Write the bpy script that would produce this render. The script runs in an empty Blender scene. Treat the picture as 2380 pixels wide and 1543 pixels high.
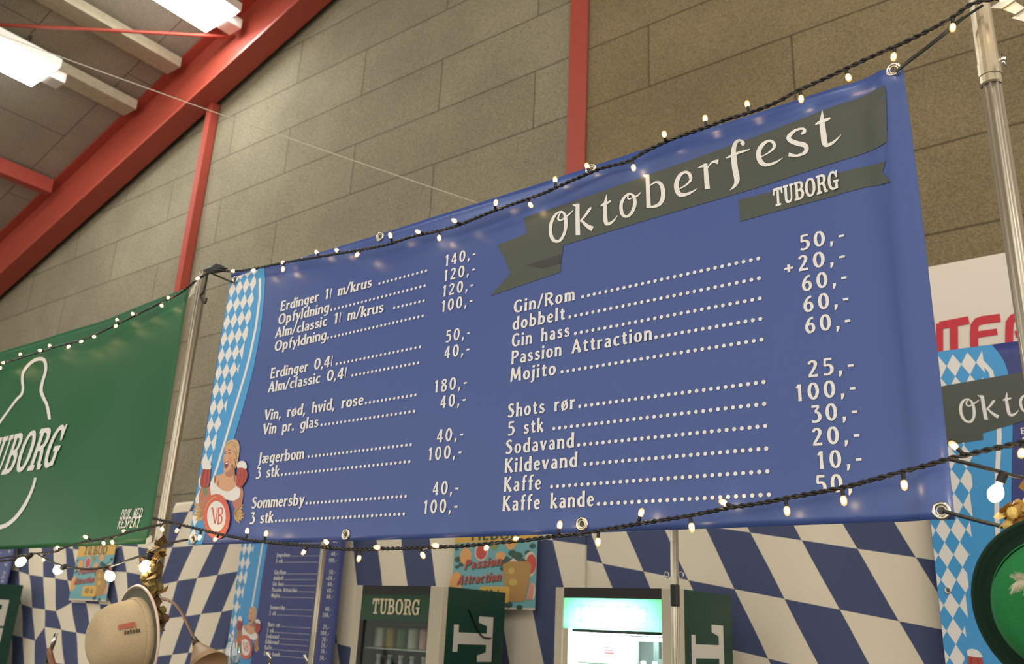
import bpy, bmesh, math, random
from mathutils import Vector, Matrix

random.seed(7)
S = bpy.context.scene
COL = S.collection

# ------------------------------------------------------------------ camera, world, exposure
EYE = 1.65
FPX, YAW, PITCH, ROLL = 2054.97, 0.661471, 0.327663, 0.0482965
IW, IH = 2380, 1543
fwd = Vector((-math.sin(YAW) * math.cos(PITCH), math.cos(YAW) * math.cos(PITCH), math.sin(PITCH)))
rgt = Vector((math.cos(YAW), math.sin(YAW), 0))
upv = rgt.cross(fwd)
R2 = math.cos(ROLL) * rgt + math.sin(ROLL) * upv
U2 = -math.sin(ROLL) * rgt + math.cos(ROLL) * upv
cam = bpy.data.cameras.new('camera')
cam.sensor_width = 36
cam.lens = FPX * 36 / IW
cam.clip_start = 0.05
cam.dof.use_dof = True
cam.dof.focus_distance = 2.4
cam.dof.aperture_fstop = 5.0
co = bpy.data.objects.new('camera', cam)
COL.objects.link(co)
co.matrix_world = Matrix(((R2.x, U2.x, -fwd.x, 0), (R2.y, U2.y, -fwd.y, 0), (R2.z, U2.z, -fwd.z, EYE), (0, 0, 0, 1)))
S.camera = co

world = bpy.data.worlds.new('hall_light')
world.use_nodes = True
world.node_tree.nodes['Background'].inputs[0].default_value = (1.0, 0.945, 0.86, 1)
world.node_tree.nodes['Background'].inputs[1].default_value = 1.0
S.world = world
S.view_settings.view_transform = 'Standard'
S.view_settings.look = 'None'
S.view_settings.gamma = 1
S.view_settings.use_curve_mapping = False
S.view_settings.exposure = 0.60
LAMP_POWER = 20.0

# ------------------------------------------------------------------ measuring helpers
EYEV = Vector((0, 0, EYE))


def ray(px, py):
    return (px - IW / 2) / FPX * R2 - (py - IH / 2) / FPX * U2 + fwd


def at(px, py, Y):                       # point seen at (px, py) on the vertical plane y = Y
    r = ray(px, py)
    return EYEV + r * (Y / r.y)


def atx(px, py, X):
    r = ray(px, py)
    return EYEV + r * (X / r.x)


def atz(px, py, Z):
    r = ray(px, py)
    return EYEV + r * ((Z - EYE) / r.z)


def x_at(px, z, Y):                      # x on plane Y at height z that shows in pixel column px
    lo, hi = -400.0, 2200.0
    for _ in range(50):
        m = (lo + hi) / 2
        if at(px, m, Y).z > z:
            lo = m
        else:
            hi = m
    return at(px, lo, Y).x


# ------------------------------------------------------------------ materials
def lin(c):
    return tuple(((v / 255) / 12.92 if v / 255 <= 0.04045 else ((v / 255 + 0.055) / 1.055) ** 2.4) for v in c)


MATS = {}


def mat(name, rgb, rough=0.6, metal=0.0, spec=0.5, grain=0.0, scale=60, bump=0.0, coat=0.0, trans=0.0):
    if name in MATS:
        return MATS[name]
    m = bpy.data.materials.new(name)
    m.use_nodes = True
    nt = m.node_tree
    b = nt.nodes['Principled BSDF']
    c = lin(rgb)
    b.inputs['Base Color'].default_value = (*c, 1)
    b.inputs['Roughness'].default_value = rough
    b.inputs['Metallic'].default_value = metal
    b.inputs['Specular IOR Level'].default_value = spec
    b.inputs['Coat Weight'].default_value = coat
    b.inputs['Transmission Weight'].default_value = trans
    if grain or bump:
        tc = nt.nodes.new('ShaderNodeTexCoord')
        n = nt.nodes.new('ShaderNodeTexNoise')
        n.inputs['Scale'].default_value = scale
        n.inputs['Detail'].default_value = 6
        nt.links.new(tc.outputs['Object'], n.inputs['Vector'])
        if grain:
            r = nt.nodes.new('ShaderNodeValToRGB')
            r.color_ramp.elements[0].position = 0.3
            r.color_ramp.elements[1].position = 0.7
            r.color_ramp.elements[0].color = (*[v * (1 - grain) for v in c], 1)
            r.color_ramp.elements[1].color = (*[min(1, v * (1 + grain)) for v in c], 1)
            nt.links.new(n.outputs['Fac'], r.inputs['Fac'])
            nt.links.new(r.outputs['Color'], b.inputs['Base Color'])
        if bump:
            bp = nt.nodes.new('ShaderNodeBump')
            bp.inputs['Strength'].default_value = bump
            bp.inputs['Distance'].default_value = 0.01
            nt.links.new(n.outputs['Fac'], bp.inputs['Height'])
            nt.links.new(bp.outputs['Normal'], b.inputs['Normal'])
    MATS[name] = m
    return m


def emit(name, rgb, strength):
    if name in MATS:
        return MATS[name]
    m = bpy.data.materials.new(name)
    m.use_nodes = True
    nt = m.node_tree
    nt.nodes.remove(nt.nodes['Principled BSDF'])
    e = nt.nodes.new('ShaderNodeEmission')
    e.inputs[0].default_value = (*rgb, 1)
    e.inputs[1].default_value = strength
    nt.links.new(e.outputs[0], nt.nodes['Material Output'].inputs[0])
    MATS[name] = m
    return m


def glass(name, tint=(0.95, 1, 0.97), gloss=0.08):
    m = bpy.data.materials.new(name)
    m.use_nodes = True
    nt = m.node_tree
    nt.nodes.remove(nt.nodes['Principled BSDF'])
    t = nt.nodes.new('ShaderNodeBsdfTransparent')
    t.inputs[0].default_value = (*tint, 1)
    g = nt.nodes.new('ShaderNodeBsdfGlossy')
    g.inputs['Roughness'].default_value = 0.05
    mx = nt.nodes.new('ShaderNodeMixShader')
    mx.inputs[0].default_value = gloss
    nt.links.new(t.outputs[0], mx.inputs[1])
    nt.links.new(g.outputs[0], mx.inputs[2])
    nt.links.new(mx.outputs[0], nt.nodes['Material Output'].inputs[0])
    return m


def translucent(name, rgb, mixd=0.35):
    m = bpy.data.materials.new(name)
    m.use_nodes = True
    nt = m.node_tree
    nt.nodes.remove(nt.nodes['Principled BSDF'])
    t = nt.nodes.new('ShaderNodeBsdfTranslucent')
    t.inputs[0].default_value = (*lin(rgb), 1)
    g = nt.nodes.new('ShaderNodeBsdfDiffuse')
    g.inputs[0].default_value = (*lin(rgb), 1)
    mx = nt.nodes.new('ShaderNodeMixShader')
    mx.inputs[0].default_value = mixd
    nt.links.new(t.outputs[0], mx.inputs[1])
    nt.links.new(g.outputs[0], mx.inputs[2])
    nt.links.new(mx.outputs[0], nt.nodes['Material Output'].inputs[0])
    return m


def block_mat(name, xoff, zoff, rgb, rgb2):
    """large masonry blocks 2.37 x 0.60 m in running bond, thin joints, coarse pores"""
    m = bpy.data.materials.new(name)
    m.use_nodes = True
    nt = m.node_tree
    L = nt.links.new
    b = nt.nodes['Principled BSDF']
    b.inputs['Roughness'].default_value = 0.95
    b.inputs['Specular IOR Level'].default_value = 0.2
    g = nt.nodes.new('ShaderNodeNewGeometry')
    sx = nt.nodes.new('ShaderNodeSeparateXYZ')
    cx = nt.nodes.new('ShaderNodeCombineXYZ')
    L(g.outputs['Position'], sx.inputs[0])
    ax = nt.nodes.new('ShaderNodeMath'); ax.operation = 'SUBTRACT'; ax.inputs[1].default_value = xoff
    az = nt.nodes.new('ShaderNodeMath'); az.operation = 'SUBTRACT'; az.inputs[1].default_value = zoff
    L(sx.outputs[0], ax.inputs[0]); L(sx.outputs[2], az.inputs[0])
    L(ax.outputs[0], cx.inputs[0]); L(az.outputs[0], cx.inputs[1])
    br = nt.nodes.new('ShaderNodeTexBrick')
    br.inputs['Scale'].default_value = 1
    br.inputs['Brick Width'].default_value = 2.37
    br.inputs['Row Height'].default_value = 0.603
    br.inputs['Mortar Size'].default_value = 0.0085
    br.inputs['Mortar Smooth'].default_value = 0.2
    br.inputs['Bias'].default_value = 0
    br.inputs['Color1'].default_value = (*lin(rgb), 1)
    br.inputs['Color2'].default_value = (*lin(rgb2), 1)
    br.inputs['Mortar'].default_value = (*[v * 0.5 for v in lin(rgb)], 1)
    L(cx.outputs[0], br.inputs['Vector'])
    n1 = nt.nodes.new('ShaderNodeTexNoise'); n1.inputs['Scale'].default_value = 85; n1.inputs['Detail'].default_value = 5
    n2 = nt.nodes.new('ShaderNodeTexNoise'); n2.inputs['Scale'].default_value = 1.3; n2.inputs['Detail'].default_value = 3
    n3 = nt.nodes.new('ShaderNodeTexVoronoi'); n3.inputs['Scale'].default_value = 70
    for n in (n1, n2, n3):
        L(g.outputs['Position'], n.inputs['Vector'])
    r1 = nt.nodes.new('ShaderNodeMapRange'); r1.inputs[1].default_value = .3; r1.inputs[2].default_value = .7; r1.inputs[3].default_value = .72; r1.inputs[4].default_value = 1.25
    r2 = nt.nodes.new('ShaderNodeMapRange'); r2.inputs[1].default_value = .3; r2.inputs[2].default_value = .7; r2.inputs[3].default_value = .9; r2.inputs[4].default_value = 1.1
    L(n1.outputs['Fac'], r1.inputs[0]); L(n2.outputs['Fac'], r2.inputs[0])
    mu = nt.nodes.new('ShaderNodeMath'); mu.operation = 'MULTIPLY'
    L(r1.outputs[0], mu.inputs[0]); L(r2.outputs[0], mu.inputs[1])
    vm = nt.nodes.new('ShaderNodeVectorMath'); vm.operation = 'SCALE'
    L(br.outputs['Color'], vm.inputs[0]); L(mu.outputs[0], vm.inputs['Scale'])
    L(vm.outputs[0], b.inputs['Base Color'])
    hs = nt.nodes.new('ShaderNodeMath'); hs.operation = 'MULTIPLY_ADD'; hs.inputs[1].default_value = -1.0
    L(br.outputs['Fac'], hs.inputs[0]); L(n1.outputs['Fac'], hs.inputs[2])
    bp = nt.nodes.new('ShaderNodeBump'); bp.inputs['Strength'].default_value = .6; bp.inputs['Distance'].default_value = .012
    L(hs.outputs[0], bp.inputs['Height']); L(bp.outputs[0], b.inputs['Normal'])
    return m


WHITEINK = mat('white_print', (232, 226, 216), 0.45, spec=.35)
PVC = mat('blue_banner_vinyl', (58, 80, 142), 0.34, spec=.5, grain=.03, scale=300)
OLIVE = mat('olive_ribbon_print', (68, 72, 60), 0.38, spec=.5)
OLIVE2 = mat('dark_olive_print', (46, 50, 42), 0.38, spec=.5)
SKY = mat('sky_blue_print', (70, 154, 208), 0.4, spec=.4)
SKY2 = mat('shadow_line_print', (40, 96, 150), 0.4, spec=.4)
GREENV = mat('green_banner_vinyl', (6, 90, 45), 0.42, spec=.4, grain=.04, scale=250)
STEEL = mat('brushed_aluminium', (196, 184, 162), 0.36, 0.85)
CHROME = mat('polished_metal', (220, 216, 205), 0.15, 1.0)
BRASSY = mat('nickel_eyelet', (205, 200, 185), 0.2, 1.0)
BLACKR = mat('black_rubber', (28, 26, 24), 0.5)
RED = mat('red_oxide_paint', (164, 66, 48), 0.55, grain=.06, scale=12)
CREAM = mat('cream_cloth', (236, 221, 194), 0.9, grain=.03, scale=200)
NAVY = mat('navy_cloth', (76, 83, 114), 0.9, grain=.05, scale=200)
DKGREEN = mat('dark_green_panel', (14, 62, 46), 0.45, grain=.05, scale=20)
OFFW = mat('offwhite_metal', (205, 192, 165), 0.5)
DKMET = mat('dark_metal', (40, 38, 34), 0.5)
SKIN = mat('skin_tone_print', (214, 160, 122), 0.45)
SKIN2 = mat('shaded_skin_print', (184, 118, 92), 0.45)
BLOND = mat('blond_hair_print', (206, 168, 118), 0.45)
BLONDD = mat('dark_blond_print', (168, 120, 80), 0.45)
BEER = mat('amber_beer_print', (176, 66, 50), 0.45)
BARREL = mat('red_barrel_print', (214, 96, 74), 0.45)
STRAW = mat('straw_leaf_print', (202, 164, 96), 0.45)
MOUTH = mat('dark_mouth_print', (120, 44, 44), 0.45)


# ------------------------------------------------------------------ object helpers
def link(name, me, parent=None, loc=None):
    o = bpy.data.objects.new(name, me)
    COL.objects.link(o)
    if parent is not None:
        o.parent = parent
    if loc is not None:
        o.location = loc
    return o


def thing(name, label, cat, loc, group=None):
    o = bpy.data.objects.new(name, None)
    o.empty_display_size = 0.05
    COL.objects.link(o)
    o.location = loc
    tag(o, label, cat, group)
    return o


def tag(o, label, cat, group=None):
    o['label'] = label
    o['category'] = cat
    if group:
        o['group'] = group
    return o


def root_loc(o):
    p = Vector(o.location)
    while o.parent is not None:
        o = o.parent
        p = p + Vector(o.location)
    return p


def obj(name, bm, mats, parent=None, origin=None, smooth=False, bevel=0.0, label=None):
    """bm in world coordinates -> object (child of parent, or its own thing with its origin at origin)"""
    if not isinstance(mats, (list, tuple)):
        mats = [mats]
    o0 = root_loc(parent) if parent is not None else Vector(origin if origin is not None else (0, 0, 0))
    bmesh.ops.translate(bm, vec=-o0, verts=bm.verts)
    me = bpy.data.meshes.new(name)
    bm.to_mesh(me)
    bm.free()
    for m in mats:
        me.materials.append(m)
    if smooth:
        me.polygons.foreach_set('use_smooth', [True] * len(me.polygons))
    o = link(name, me, parent, None if parent is not None else o0)
    if bevel:
        md = o.modifiers.new('bevel', 'BEVEL')
        md.width = bevel
        md.segments = 2
        md.limit_method = 'ANGLE'
    if label:
        o['label'] = label
    return o


def struct(o):
    o['kind'] = 'structure'
    return o


def box(bm, x0, y0, z0, x1, y1, z1, mi=0):
    vs = [bm.verts.new((x, y, z)) for z in (z0, z1) for y in (y0, y1) for x in (x0, x1)]
    for f in ((0, 2, 3, 1), (4, 5, 7, 6), (0, 1, 5, 4), (2, 6, 7, 3), (0, 4, 6, 2), (1, 3, 7, 5)):
        bm.faces.new([vs[i] for i in f]).material_index = mi


def B():
    return bmesh.new()


def bx(*a):
    bm = bmesh.new()
    box(bm, *a)
    return bm


def frame_of(t):
    t = t.normalized()
    a = Vector((0, 0, 1)) if abs(t.z) < 0.9 else Vector((1, 0, 0))
    n = t.cross(a).normalized()
    return n, t.cross(n).normalized()


def tube(bm, pts, rad, seg=8, cap=True, mi=0):
    pts = [Vector(p) for p in pts]
    rings = []
    n = None
    for i, p in enumerate(pts):
        t = (pts[min(i + 1, len(pts) - 1)] - pts[max(i - 1, 0)]).normalized()
        if n is None:
            n, _ = frame_of(t)
        n = (n - t * n.dot(t)).normalized()
        b = t.cross(n)
        r = rad(i / max(1, len(pts) - 1)) if callable(rad) else (rad[i] if isinstance(rad, (list, tuple)) else rad)
        rings.append([bm.verts.new(p + n * (r * math.cos(2 * math.pi * k / seg)) + b * (r * math.sin(2 * math.pi * k / seg))) for k in range(seg)])
    for a, c in zip(rings, rings[1:]):
        for k in range(seg):
            bm.faces.new((a[k], a[(k + 1) % seg], c[(k + 1) % seg], c[k])).material_index = mi
    if cap:
        bm.faces.new(rings[0][::-1]).material_index = mi
        bm.faces.new(rings[-1]).material_index = mi


def lathe(bm, prof, axis_o=(0, 0, 0), axis=(0, 0, 1), seg=24, mi=0):
    axis = Vector(axis).normalized()
    n, b = frame_of(axis)
    o = Vector(axis_o)
    rings = []
    for r, h in prof:
        if r < 1e-6:
            rings.append([bm.verts.new(o + axis * h)])
        else:
            rings.append([bm.verts.new(o + axis * h + n * (r * math.cos(2 * math.pi * k / seg)) + b * (r * math.sin(2 * math.pi * k / seg))) for k in range(seg)])
    for p, q in zip(rings, rings[1:]):
        for k in range(seg):
            k2 = (k + 1) % seg
            if len(p) == 1 and len(q) == 1:
                continue
            if len(p) == 1:
                f = bm.faces.new((p[0], q[k2], q[k]))
            elif len(q) == 1:
                f = bm.faces.new((p[k], p[k2], q[0]))
            else:
                f = bm.faces.new((p[k], p[k2], q[k2], q[k]))
            f.material_index = mi
    bmesh.ops.recalc_face_normals(bm, faces=bm.faces)


def torus(bm, c, axis, R, r, seg=28, s2=8, mi=0):
    n, b = frame_of(Vector(axis))
    c = Vector(c)
    ax = Vector(axis).normalized()
    rings = []
    for k in range(seg):
        a = 2 * math.pi * k / seg
        d = n * math.cos(a) + b * math.sin(a)
        rings.append([bm.verts.new(c + d * (R + r * math.cos(2 * math.pi * j / s2)) + ax * (r * math.sin(2 * math.pi * j / s2))) for j in range(s2)])
    for k in range(seg):
        for j in range(s2):
            bm.faces.new((rings[k][j], rings[(k + 1) % seg][j], rings[(k + 1) % seg][(j + 1) % s2], rings[k][(j + 1) % s2])).material_index = mi
    bmesh.ops.recalc_face_normals(bm, faces=bm.faces)


def catmull(pts, n=6):
    pts = [tuple(p) for p in pts]
    out = []
    P = [pts[0]] + pts + [pts[-1]]
    for i in range(1, len(P) - 2):
        p0, p1, p2, p3 = P[i - 1], P[i], P[i + 1], P[i + 2]
        for k in range(n):
            t = k / n
            out.append(tuple(0.5 * (2 * b + (c - a) * t + (2 * a - 5 * b + 4 * c - d) * t * t + (3 * b - a - 3 * c + d) * t ** 3) for a, b, c, d in zip(p0, p1, p2, p3)))
    out.append(pts[-1])
    return out


# ------------------------------------------------------------------ flat print on cloth
def ribbon(pts, smooth=5):
    """2-D stroke (x, y, width) -> list of quads"""
    if smooth:
        pts = catmull(pts, smooth)
    L, Rr = [], []
    for i, p in enumerate(pts):
        a = pts[max(i - 1, 0)]
        b = pts[min(i + 1, len(pts) - 1)]
        dx, dy = b[0] - a[0], b[1] - a[1]
        d = math.hypot(dx, dy) or 1
        w = max(p[2], 0.0004) / 2
        L.append((p[0] - dy / d * w, p[1] + dx / d * w))
        Rr.append((p[0] + dy / d * w, p[1] - dx / d * w))
    return [[L[i], L[i + 1], Rr[i + 1], Rr[i]] for i in range(len(pts) - 1)]


def disc(x, y, r, n=20, sx=1.0, sy=1.0):
    return [(x + r * sx * math.cos(2 * math.pi * k / n), y + r * sy * math.sin(2 * math.pi * k / n)) for k in range(n)]


def clip_x(poly, xmax, keep_less=True):
    out = []
    sgn = 1 if keep_less else -1
    for i, p in enumerate(poly):
        q = poly[(i + 1) % len(poly)]
        a, b = sgn * (xmax - p[0]) >= 0, sgn * (xmax - q[0]) >= 0
        if a:
            out.append(p)
        if a != b:
            t = (xmax - p[0]) / (q[0] - p[0])
            out.append((xmax, p[1] + t * (q[1] - p[1])))
    return out


class Sheet:
    """a hanging sheet of cloth at y = Y with gentle waves; prints lie on its face"""

    def __init__(self, Y, wave=None):
        self.Y = Y
        self.wave = wave or (lambda x, z: 0.0)

    def y(self, x, z, lift=0.0):
        return self.Y + self.wave(x, z) - lift

    def cloth(self, outline_fn, nx, nz, mi=0):
        """outline_fn(u, v) -> (x, z)"""
        bm = bmesh.new()
        g = []
        for j in range(nz + 1):
            row = []
            for i in range(nx + 1):
                x, z = outline_fn(i / nx, j / nz)
                row.append(bm.verts.new((x, self.y(x, z), z)))
            g.append(row)
        for j in range(nz):
            for i in range(nx):
                bm.faces.new((g[j][i], g[j][i + 1], g[j + 1][i + 1], g[j + 1][i])).material_index = mi
        return bm

    def ink(self, polys, lift=0.001, cell=0.05, step=0.00004):
        """polys: list of [(x, z)...] or (polys, material_index) -> bmesh lying just in front of the cloth"""
        bm = bmesh.new()
        lay = 0
        for P in polys:
            mi = 0
            if isinstance(P, tuple):
                P, mi = P
            if len(P) < 3:
                continue
            lay += 1
            vs = [bm.verts.new((p[0], -lay * step, p[1])) for p in P]
            try:
                f = bm.faces.new(vs)
            except ValueError:
                continue
            f.material_index = mi
        bm.normal_update()
        big = [f for f in bm.faces if len(f.verts) > 4]
        if big:
            bmesh.ops.triangulate(bm, faces=big)
        if cell and bm.verts:
            xs = [v.co.x for v in bm.verts]
            zs = [v.co.z for v in bm.verts]
            for ax, lo, hi in ((0, min(xs), max(xs)), (2, min(zs), max(zs))):
                k = math.floor(lo / cell) + 1
                while k * cell < hi:
                    no = (1, 0, 0) if ax == 0 else (0, 0, 1)
                    pc = (k * cell, 0, 0) if ax == 0 else (0, 0, k * cell)
                    bmesh.ops.bisect_plane(bm, geom=bm.verts[:] + bm.edges[:] + bm.faces[:], plane_co=pc, plane_no=no)
                    k += 1
        for v in bm.verts:
            v.co.y += self.y(v.co.x, v.co.z, lift)
        for f in bm.faces:
            if f.normal.y > 0:
                f.normal_flip()
        bmesh.ops.recalc_face_normals(bm, faces=[])
        bm.normal_update()
        for f in bm.faces:
            if f.normal.y > 0:
                f.normal_flip()
        return bm


def rect(x0, y0, x1, y1):
    return [(x0, y0), (x1, y0), (x1, y1), (x0, y1)]


# ------------------------------------------------------------------ a small flared sans drawn as brush strokes (cap height 100): glyph -> (advance, strokes, dots)
ST = lambda x, y1=100, y0=0, w=17: [(x, y1, w + 2), (x, (y0 + y1) / 2, w - 1), (x, y0, w + 2)]
RING = lambda cx, cy, rx, ry, ws, wt: [(cx + rx * math.sin(a), cy + ry * math.cos(a), wt + (ws - wt) * abs(math.sin(a))) for a in [2 * math.pi * k / 16 for k in range(17)]]
FONT = {
    'E': (52, [ST(9), [(9, 93, 13), (46, 93, 16)], [(9, 52, 12), (41, 52, 15)], [(9, 7, 13), (48, 7, 16)]]),
    'A': (66, [[(7, 0, 17), (33, 98, 13)], [(31, 100, 15), (59, 0, 21)], [(16, 32, 12), (50, 32, 12)]]),
    'O': (76, [RING(37, 50, 28, 44, 19, 13)]),
    'V': (60, [[(6, 100, 21), (30, 3, 16)], [(31, 3, 12), (55, 100, 15)]]),
    'J': (34, [[(24, 100, 19), (24, 25, 17), (21, -6, 15), (6, -22, 10)]]),
    'S': (52, [[(44, 84, 14), (28, 94, 13), (13, 85, 15), (11, 71, 17), (24, 56, 19), (39, 42, 19), (42, 26, 17), (34, 10, 15), (20, 6, 13), (4, 14, 14)]]),
    'G': (67, [[(58, 82, 15), (40, 94, 13), (18, 82, 17), (10, 50, 19), (17, 19, 17), (38, 6, 13), (57, 13, 14)], [(57, 8, 16), (57, 46, 18)]]),
    'R': (60, [ST(9), [(9, 93, 13), (32, 92, 14), (46, 82, 17), (46, 66, 17), (32, 54, 14), (10, 52, 12)], [(26, 54, 16), (40, 26, 17), (57, 0, 20)]]),
    'P': (54, [ST(9), [(9, 93, 13), (32, 92, 14), (46, 81, 17), (46, 62, 17), (32, 50, 14), (10, 47, 12)]]),
    'M': (80, [[(8, 0, 15), (15, 100, 16)], [(15, 98, 18), (39, 18, 15)], [(39, 18, 13), (63, 98, 15)], [(64, 100, 18), (70, 0, 19)]]),
    'K': (58, [ST(9), [(50, 100, 16), (14, 52, 13)], [(18, 58, 15), (54, 0, 20)]]),
    'T': (58, [ST(29), [(2, 93, 15), (56, 93, 15)]]),
    'I': (22, [ST(11)]), 'L': (48, [ST(9), [(9, 7, 13), (46, 7, 15)]]),
    'B': (58, [ST(9), [(9, 93, 13), (32, 92, 14), (44, 81, 16), (42, 64, 15), (28, 54, 12), (10, 53, 11)], [(10, 53, 11), (36, 51, 13), (49, 38, 17), (48, 18, 17), (34, 7, 14), (9, 7, 13)]]),
    'U': (66, [[(9, 100, 18), (9, 32, 17), (16, 10, 15), (33, 6, 13), (50, 10, 15), (57, 32, 16), (57, 100, 17)]]),
    'D': (66, [ST(9), [(9, 93, 13), (32, 92, 14), (52, 78, 17), (57, 50, 19), (52, 22, 17), (32, 8, 14), (9, 7, 13)]]),
    'N': (66, [ST(9), ST(57), [(9, 96, 18), (57, 4, 18)]]),
    'a': (46, [[(8, 55, 12), (22, 61, 12), (34, 53, 15), (36, 36, 16), (36, 16, 16), (37, 0, 18)], [(35, 38, 10), (17, 33, 13), (9, 19, 16), (15, 7, 14), (26, 6, 12), (36, 18, 11)]]),
    'b': (51, [ST(9), [(10, 48, 12), (24, 61, 13), (38, 51, 17), (42, 33, 18), (38, 14, 17), (24, 5, 13), (9, 9, 12)]]),
    'c': (43, [[(39, 54, 15), (25, 61, 12), (13, 50, 16), (9, 32, 17), (13, 15, 16), (25, 5, 12), (40, 12, 13)]]),
    'd': (51, [ST(42), [(41, 48, 12), (27, 61, 13), (13, 51, 17), (9, 33, 18), (13, 14, 17), (27, 5, 13), (42, 9, 12)]]),
    'e': (46, [[(11, 34, 10), (38, 36, 10)], [(39, 34, 13), (36, 52, 14), (25, 61, 12), (13, 51, 16), (9, 32, 17), (14, 13, 16), (27, 5, 13), (41, 12, 11)]]),
    'f': (35, [[(38, 94, 15), (27, 96, 13), (18, 86, 16), (17, 66, 16), (17, 30, 16), (17, 0, 19)], [(3, 61, 12), (34, 61, 13)]]),
    'g': (50, [[(41, 66, 17), (41, 20, 16), (40, -4, 16), (34, -19, 14), (22, -25, 12), (7, -20, 13)], [(40, 48, 12), (26, 61, 13), (13, 51, 17), (9, 33, 18), (13, 15, 16), (26, 6, 12), (40, 16, 11)]]),
    'h': (50, [ST(9), [(10, 46, 12), (26, 61, 13), (39, 52, 16), (41, 36, 16), (41, 0, 19)]]),
    'i': (19, [ST(9, 66), [(9, 95, 17), (9, 78, 17)]]),
    'j': (21, [[(11, 66, 18), (11, 20, 16), (11, -6, 16), (5, -21, 13), (-6, -25, 9)], [(11, 95, 17), (11, 78, 17)]]),
    'k': (47, [ST(9), [(39, 66, 15), (14, 34, 12)], [(18, 40, 14), (45, 0, 19)]]),
    'l': (19, [ST(9)]),
    '|': (20, [[(11, 94, 9), (10, 50, 8), (10, 14, 8), (15, 3, 7)]]),
    'm': (69, [ST(9, 66), [(10, 46, 12), (22, 61, 12), (33, 53, 15), (35, 36, 15), (35, 0, 18)], [(36, 46, 11), (48, 61, 12), (59, 53, 15), (61, 36, 15), (61, 0, 18)]]),
    'n': (50, [ST(9, 66), [(10, 46, 12), (26, 61, 13), (39, 52, 16), (41, 36, 16), (41, 0, 19)]]),
    'o': (50, [RING(25, 33, 17, 28, 17, 12)]),
    'ø': (50, [RING(25, 33, 17, 28, 17, 12), [(8, -6, 8), (42, 72, 8)]]),
    'æ': (72, [[(8, 55, 12), (20, 61, 12), (30, 53, 14), (33, 36, 15), (33, 18, 14)], [(33, 38, 10), (17, 33, 13), (9, 19, 15), (15, 7, 14), (25, 6, 12), (35, 16, 11)], [(36, 34, 10), (63, 36, 10)], [(64, 34, 13), (61, 52, 14), (50, 61, 12), (39, 51, 15), (35, 32, 16), (39, 13, 15), (52, 5, 13), (66, 12, 11)]]),
    'p': (51, [ST(9, 66, -27), [(10, 48, 12), (24, 61, 13), (38, 51, 17), (42, 33, 18), (38, 14, 17), (24, 5, 13), (9, 9, 12)]]),
    'r': (35, [ST(9, 66), [(10, 42, 12), (19, 57, 13), (34, 59, 17)]]),
    's': (40, [[(34, 53, 14), (21, 61, 12), (10, 54, 14), (11, 42, 15), (22, 34, 16), (32, 25, 16), (32, 12, 14), (20, 5, 12), (4, 12, 14)]]),
    't': (36, [[(17, 84, 13), (17, 60, 16), (17, 20, 16), (22, 7, 14), (36, 9, 12)], [(3, 61, 12), (34, 61, 14)]]),
    'u': (50, [[(9, 66, 18), (9, 24, 16), (14, 8, 14), (26, 6, 12), (39, 20, 11)], ST(41, 66)]),
    'v': (44, [[(5, 66, 19), (22, 2, 14)], [(22, 2, 12), (39, 66, 14)]]),
    'y': (44, [[(5, 66, 19), (24, 2, 14)], [(40, 66, 14), (24, 4, 13), (10, -26, 15)]]),
    '0': (60, [RING(30, 50, 21, 44, 18, 13)]),
    '1': (42, [ST(24, 99), [(7, 78, 9), (16, 88, 13), (25, 96, 14)]]),
    '2': (54, [[(7, 78, 14), (15, 91, 14), (29, 94, 13), (41, 83, 17), (41, 68, 17), (30, 44, 15), (9, 12, 13)], [(3, 7, 13), (51, 7, 16)]]),
    '3': (53, [[(6, 92, 14), (45, 92, 13)], [(44, 90, 12), (23, 60, 12)], [(22, 59, 11), (37, 54, 14), (46, 38, 18), (45, 20, 18), (34, 6, 15), (18, 3, 13), (4, 7, 14)]]),
    '4': (56, [ST(38, 98), [(36, 96, 15), (6, 36, 11)], [(2, 29, 13), (54, 29, 13)]]),
    '5': (53, [[(47, 93, 14), (13, 93, 14)], [(13, 98, 12), (10, 54, 12)], [(10, 55, 12), (28, 59, 13), (43, 48, 17), (46, 28, 18), (37, 10, 15), (20, 4, 13), (4, 9, 14)]]),
    '6': (57, [[(46, 94, 14), (28, 86, 14), (13, 60, 17), (9, 33, 18), (16, 11, 16), (29, 5, 13), (43, 15, 16), (47, 32, 17), (41, 51, 15), (28, 57, 12), (12, 46, 11)]]),
    '8': (56, [[(28, 95, 13), (13, 85, 15), (12, 70, 16), (28, 54, 16), (45, 40, 17), (48, 24, 17), (42, 9, 15), (28, 5, 13), (14, 9, 15), (8, 24, 17), (11, 40, 16), (28, 54, 14), (43, 70, 15), (42, 85, 15), (28, 95, 13)]]),
    ',': (22, [[(11, 16, 17), (11, 2, 16), (5, -18, 7)]]), '.': (22, [[(11, 18, 18), (11, 0, 18)]]),
    '/': (36, [[(3, -4, 13), (33, 104, 13)]]), '-': (36, [[(3, 38, 14), (31, 38, 14)]]),
    '+': (52, [[(25, 8, 14), (25, 60, 14)], [(1, 34, 14), (49, 34, 14)]]), ' ': (46, []),
}


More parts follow.
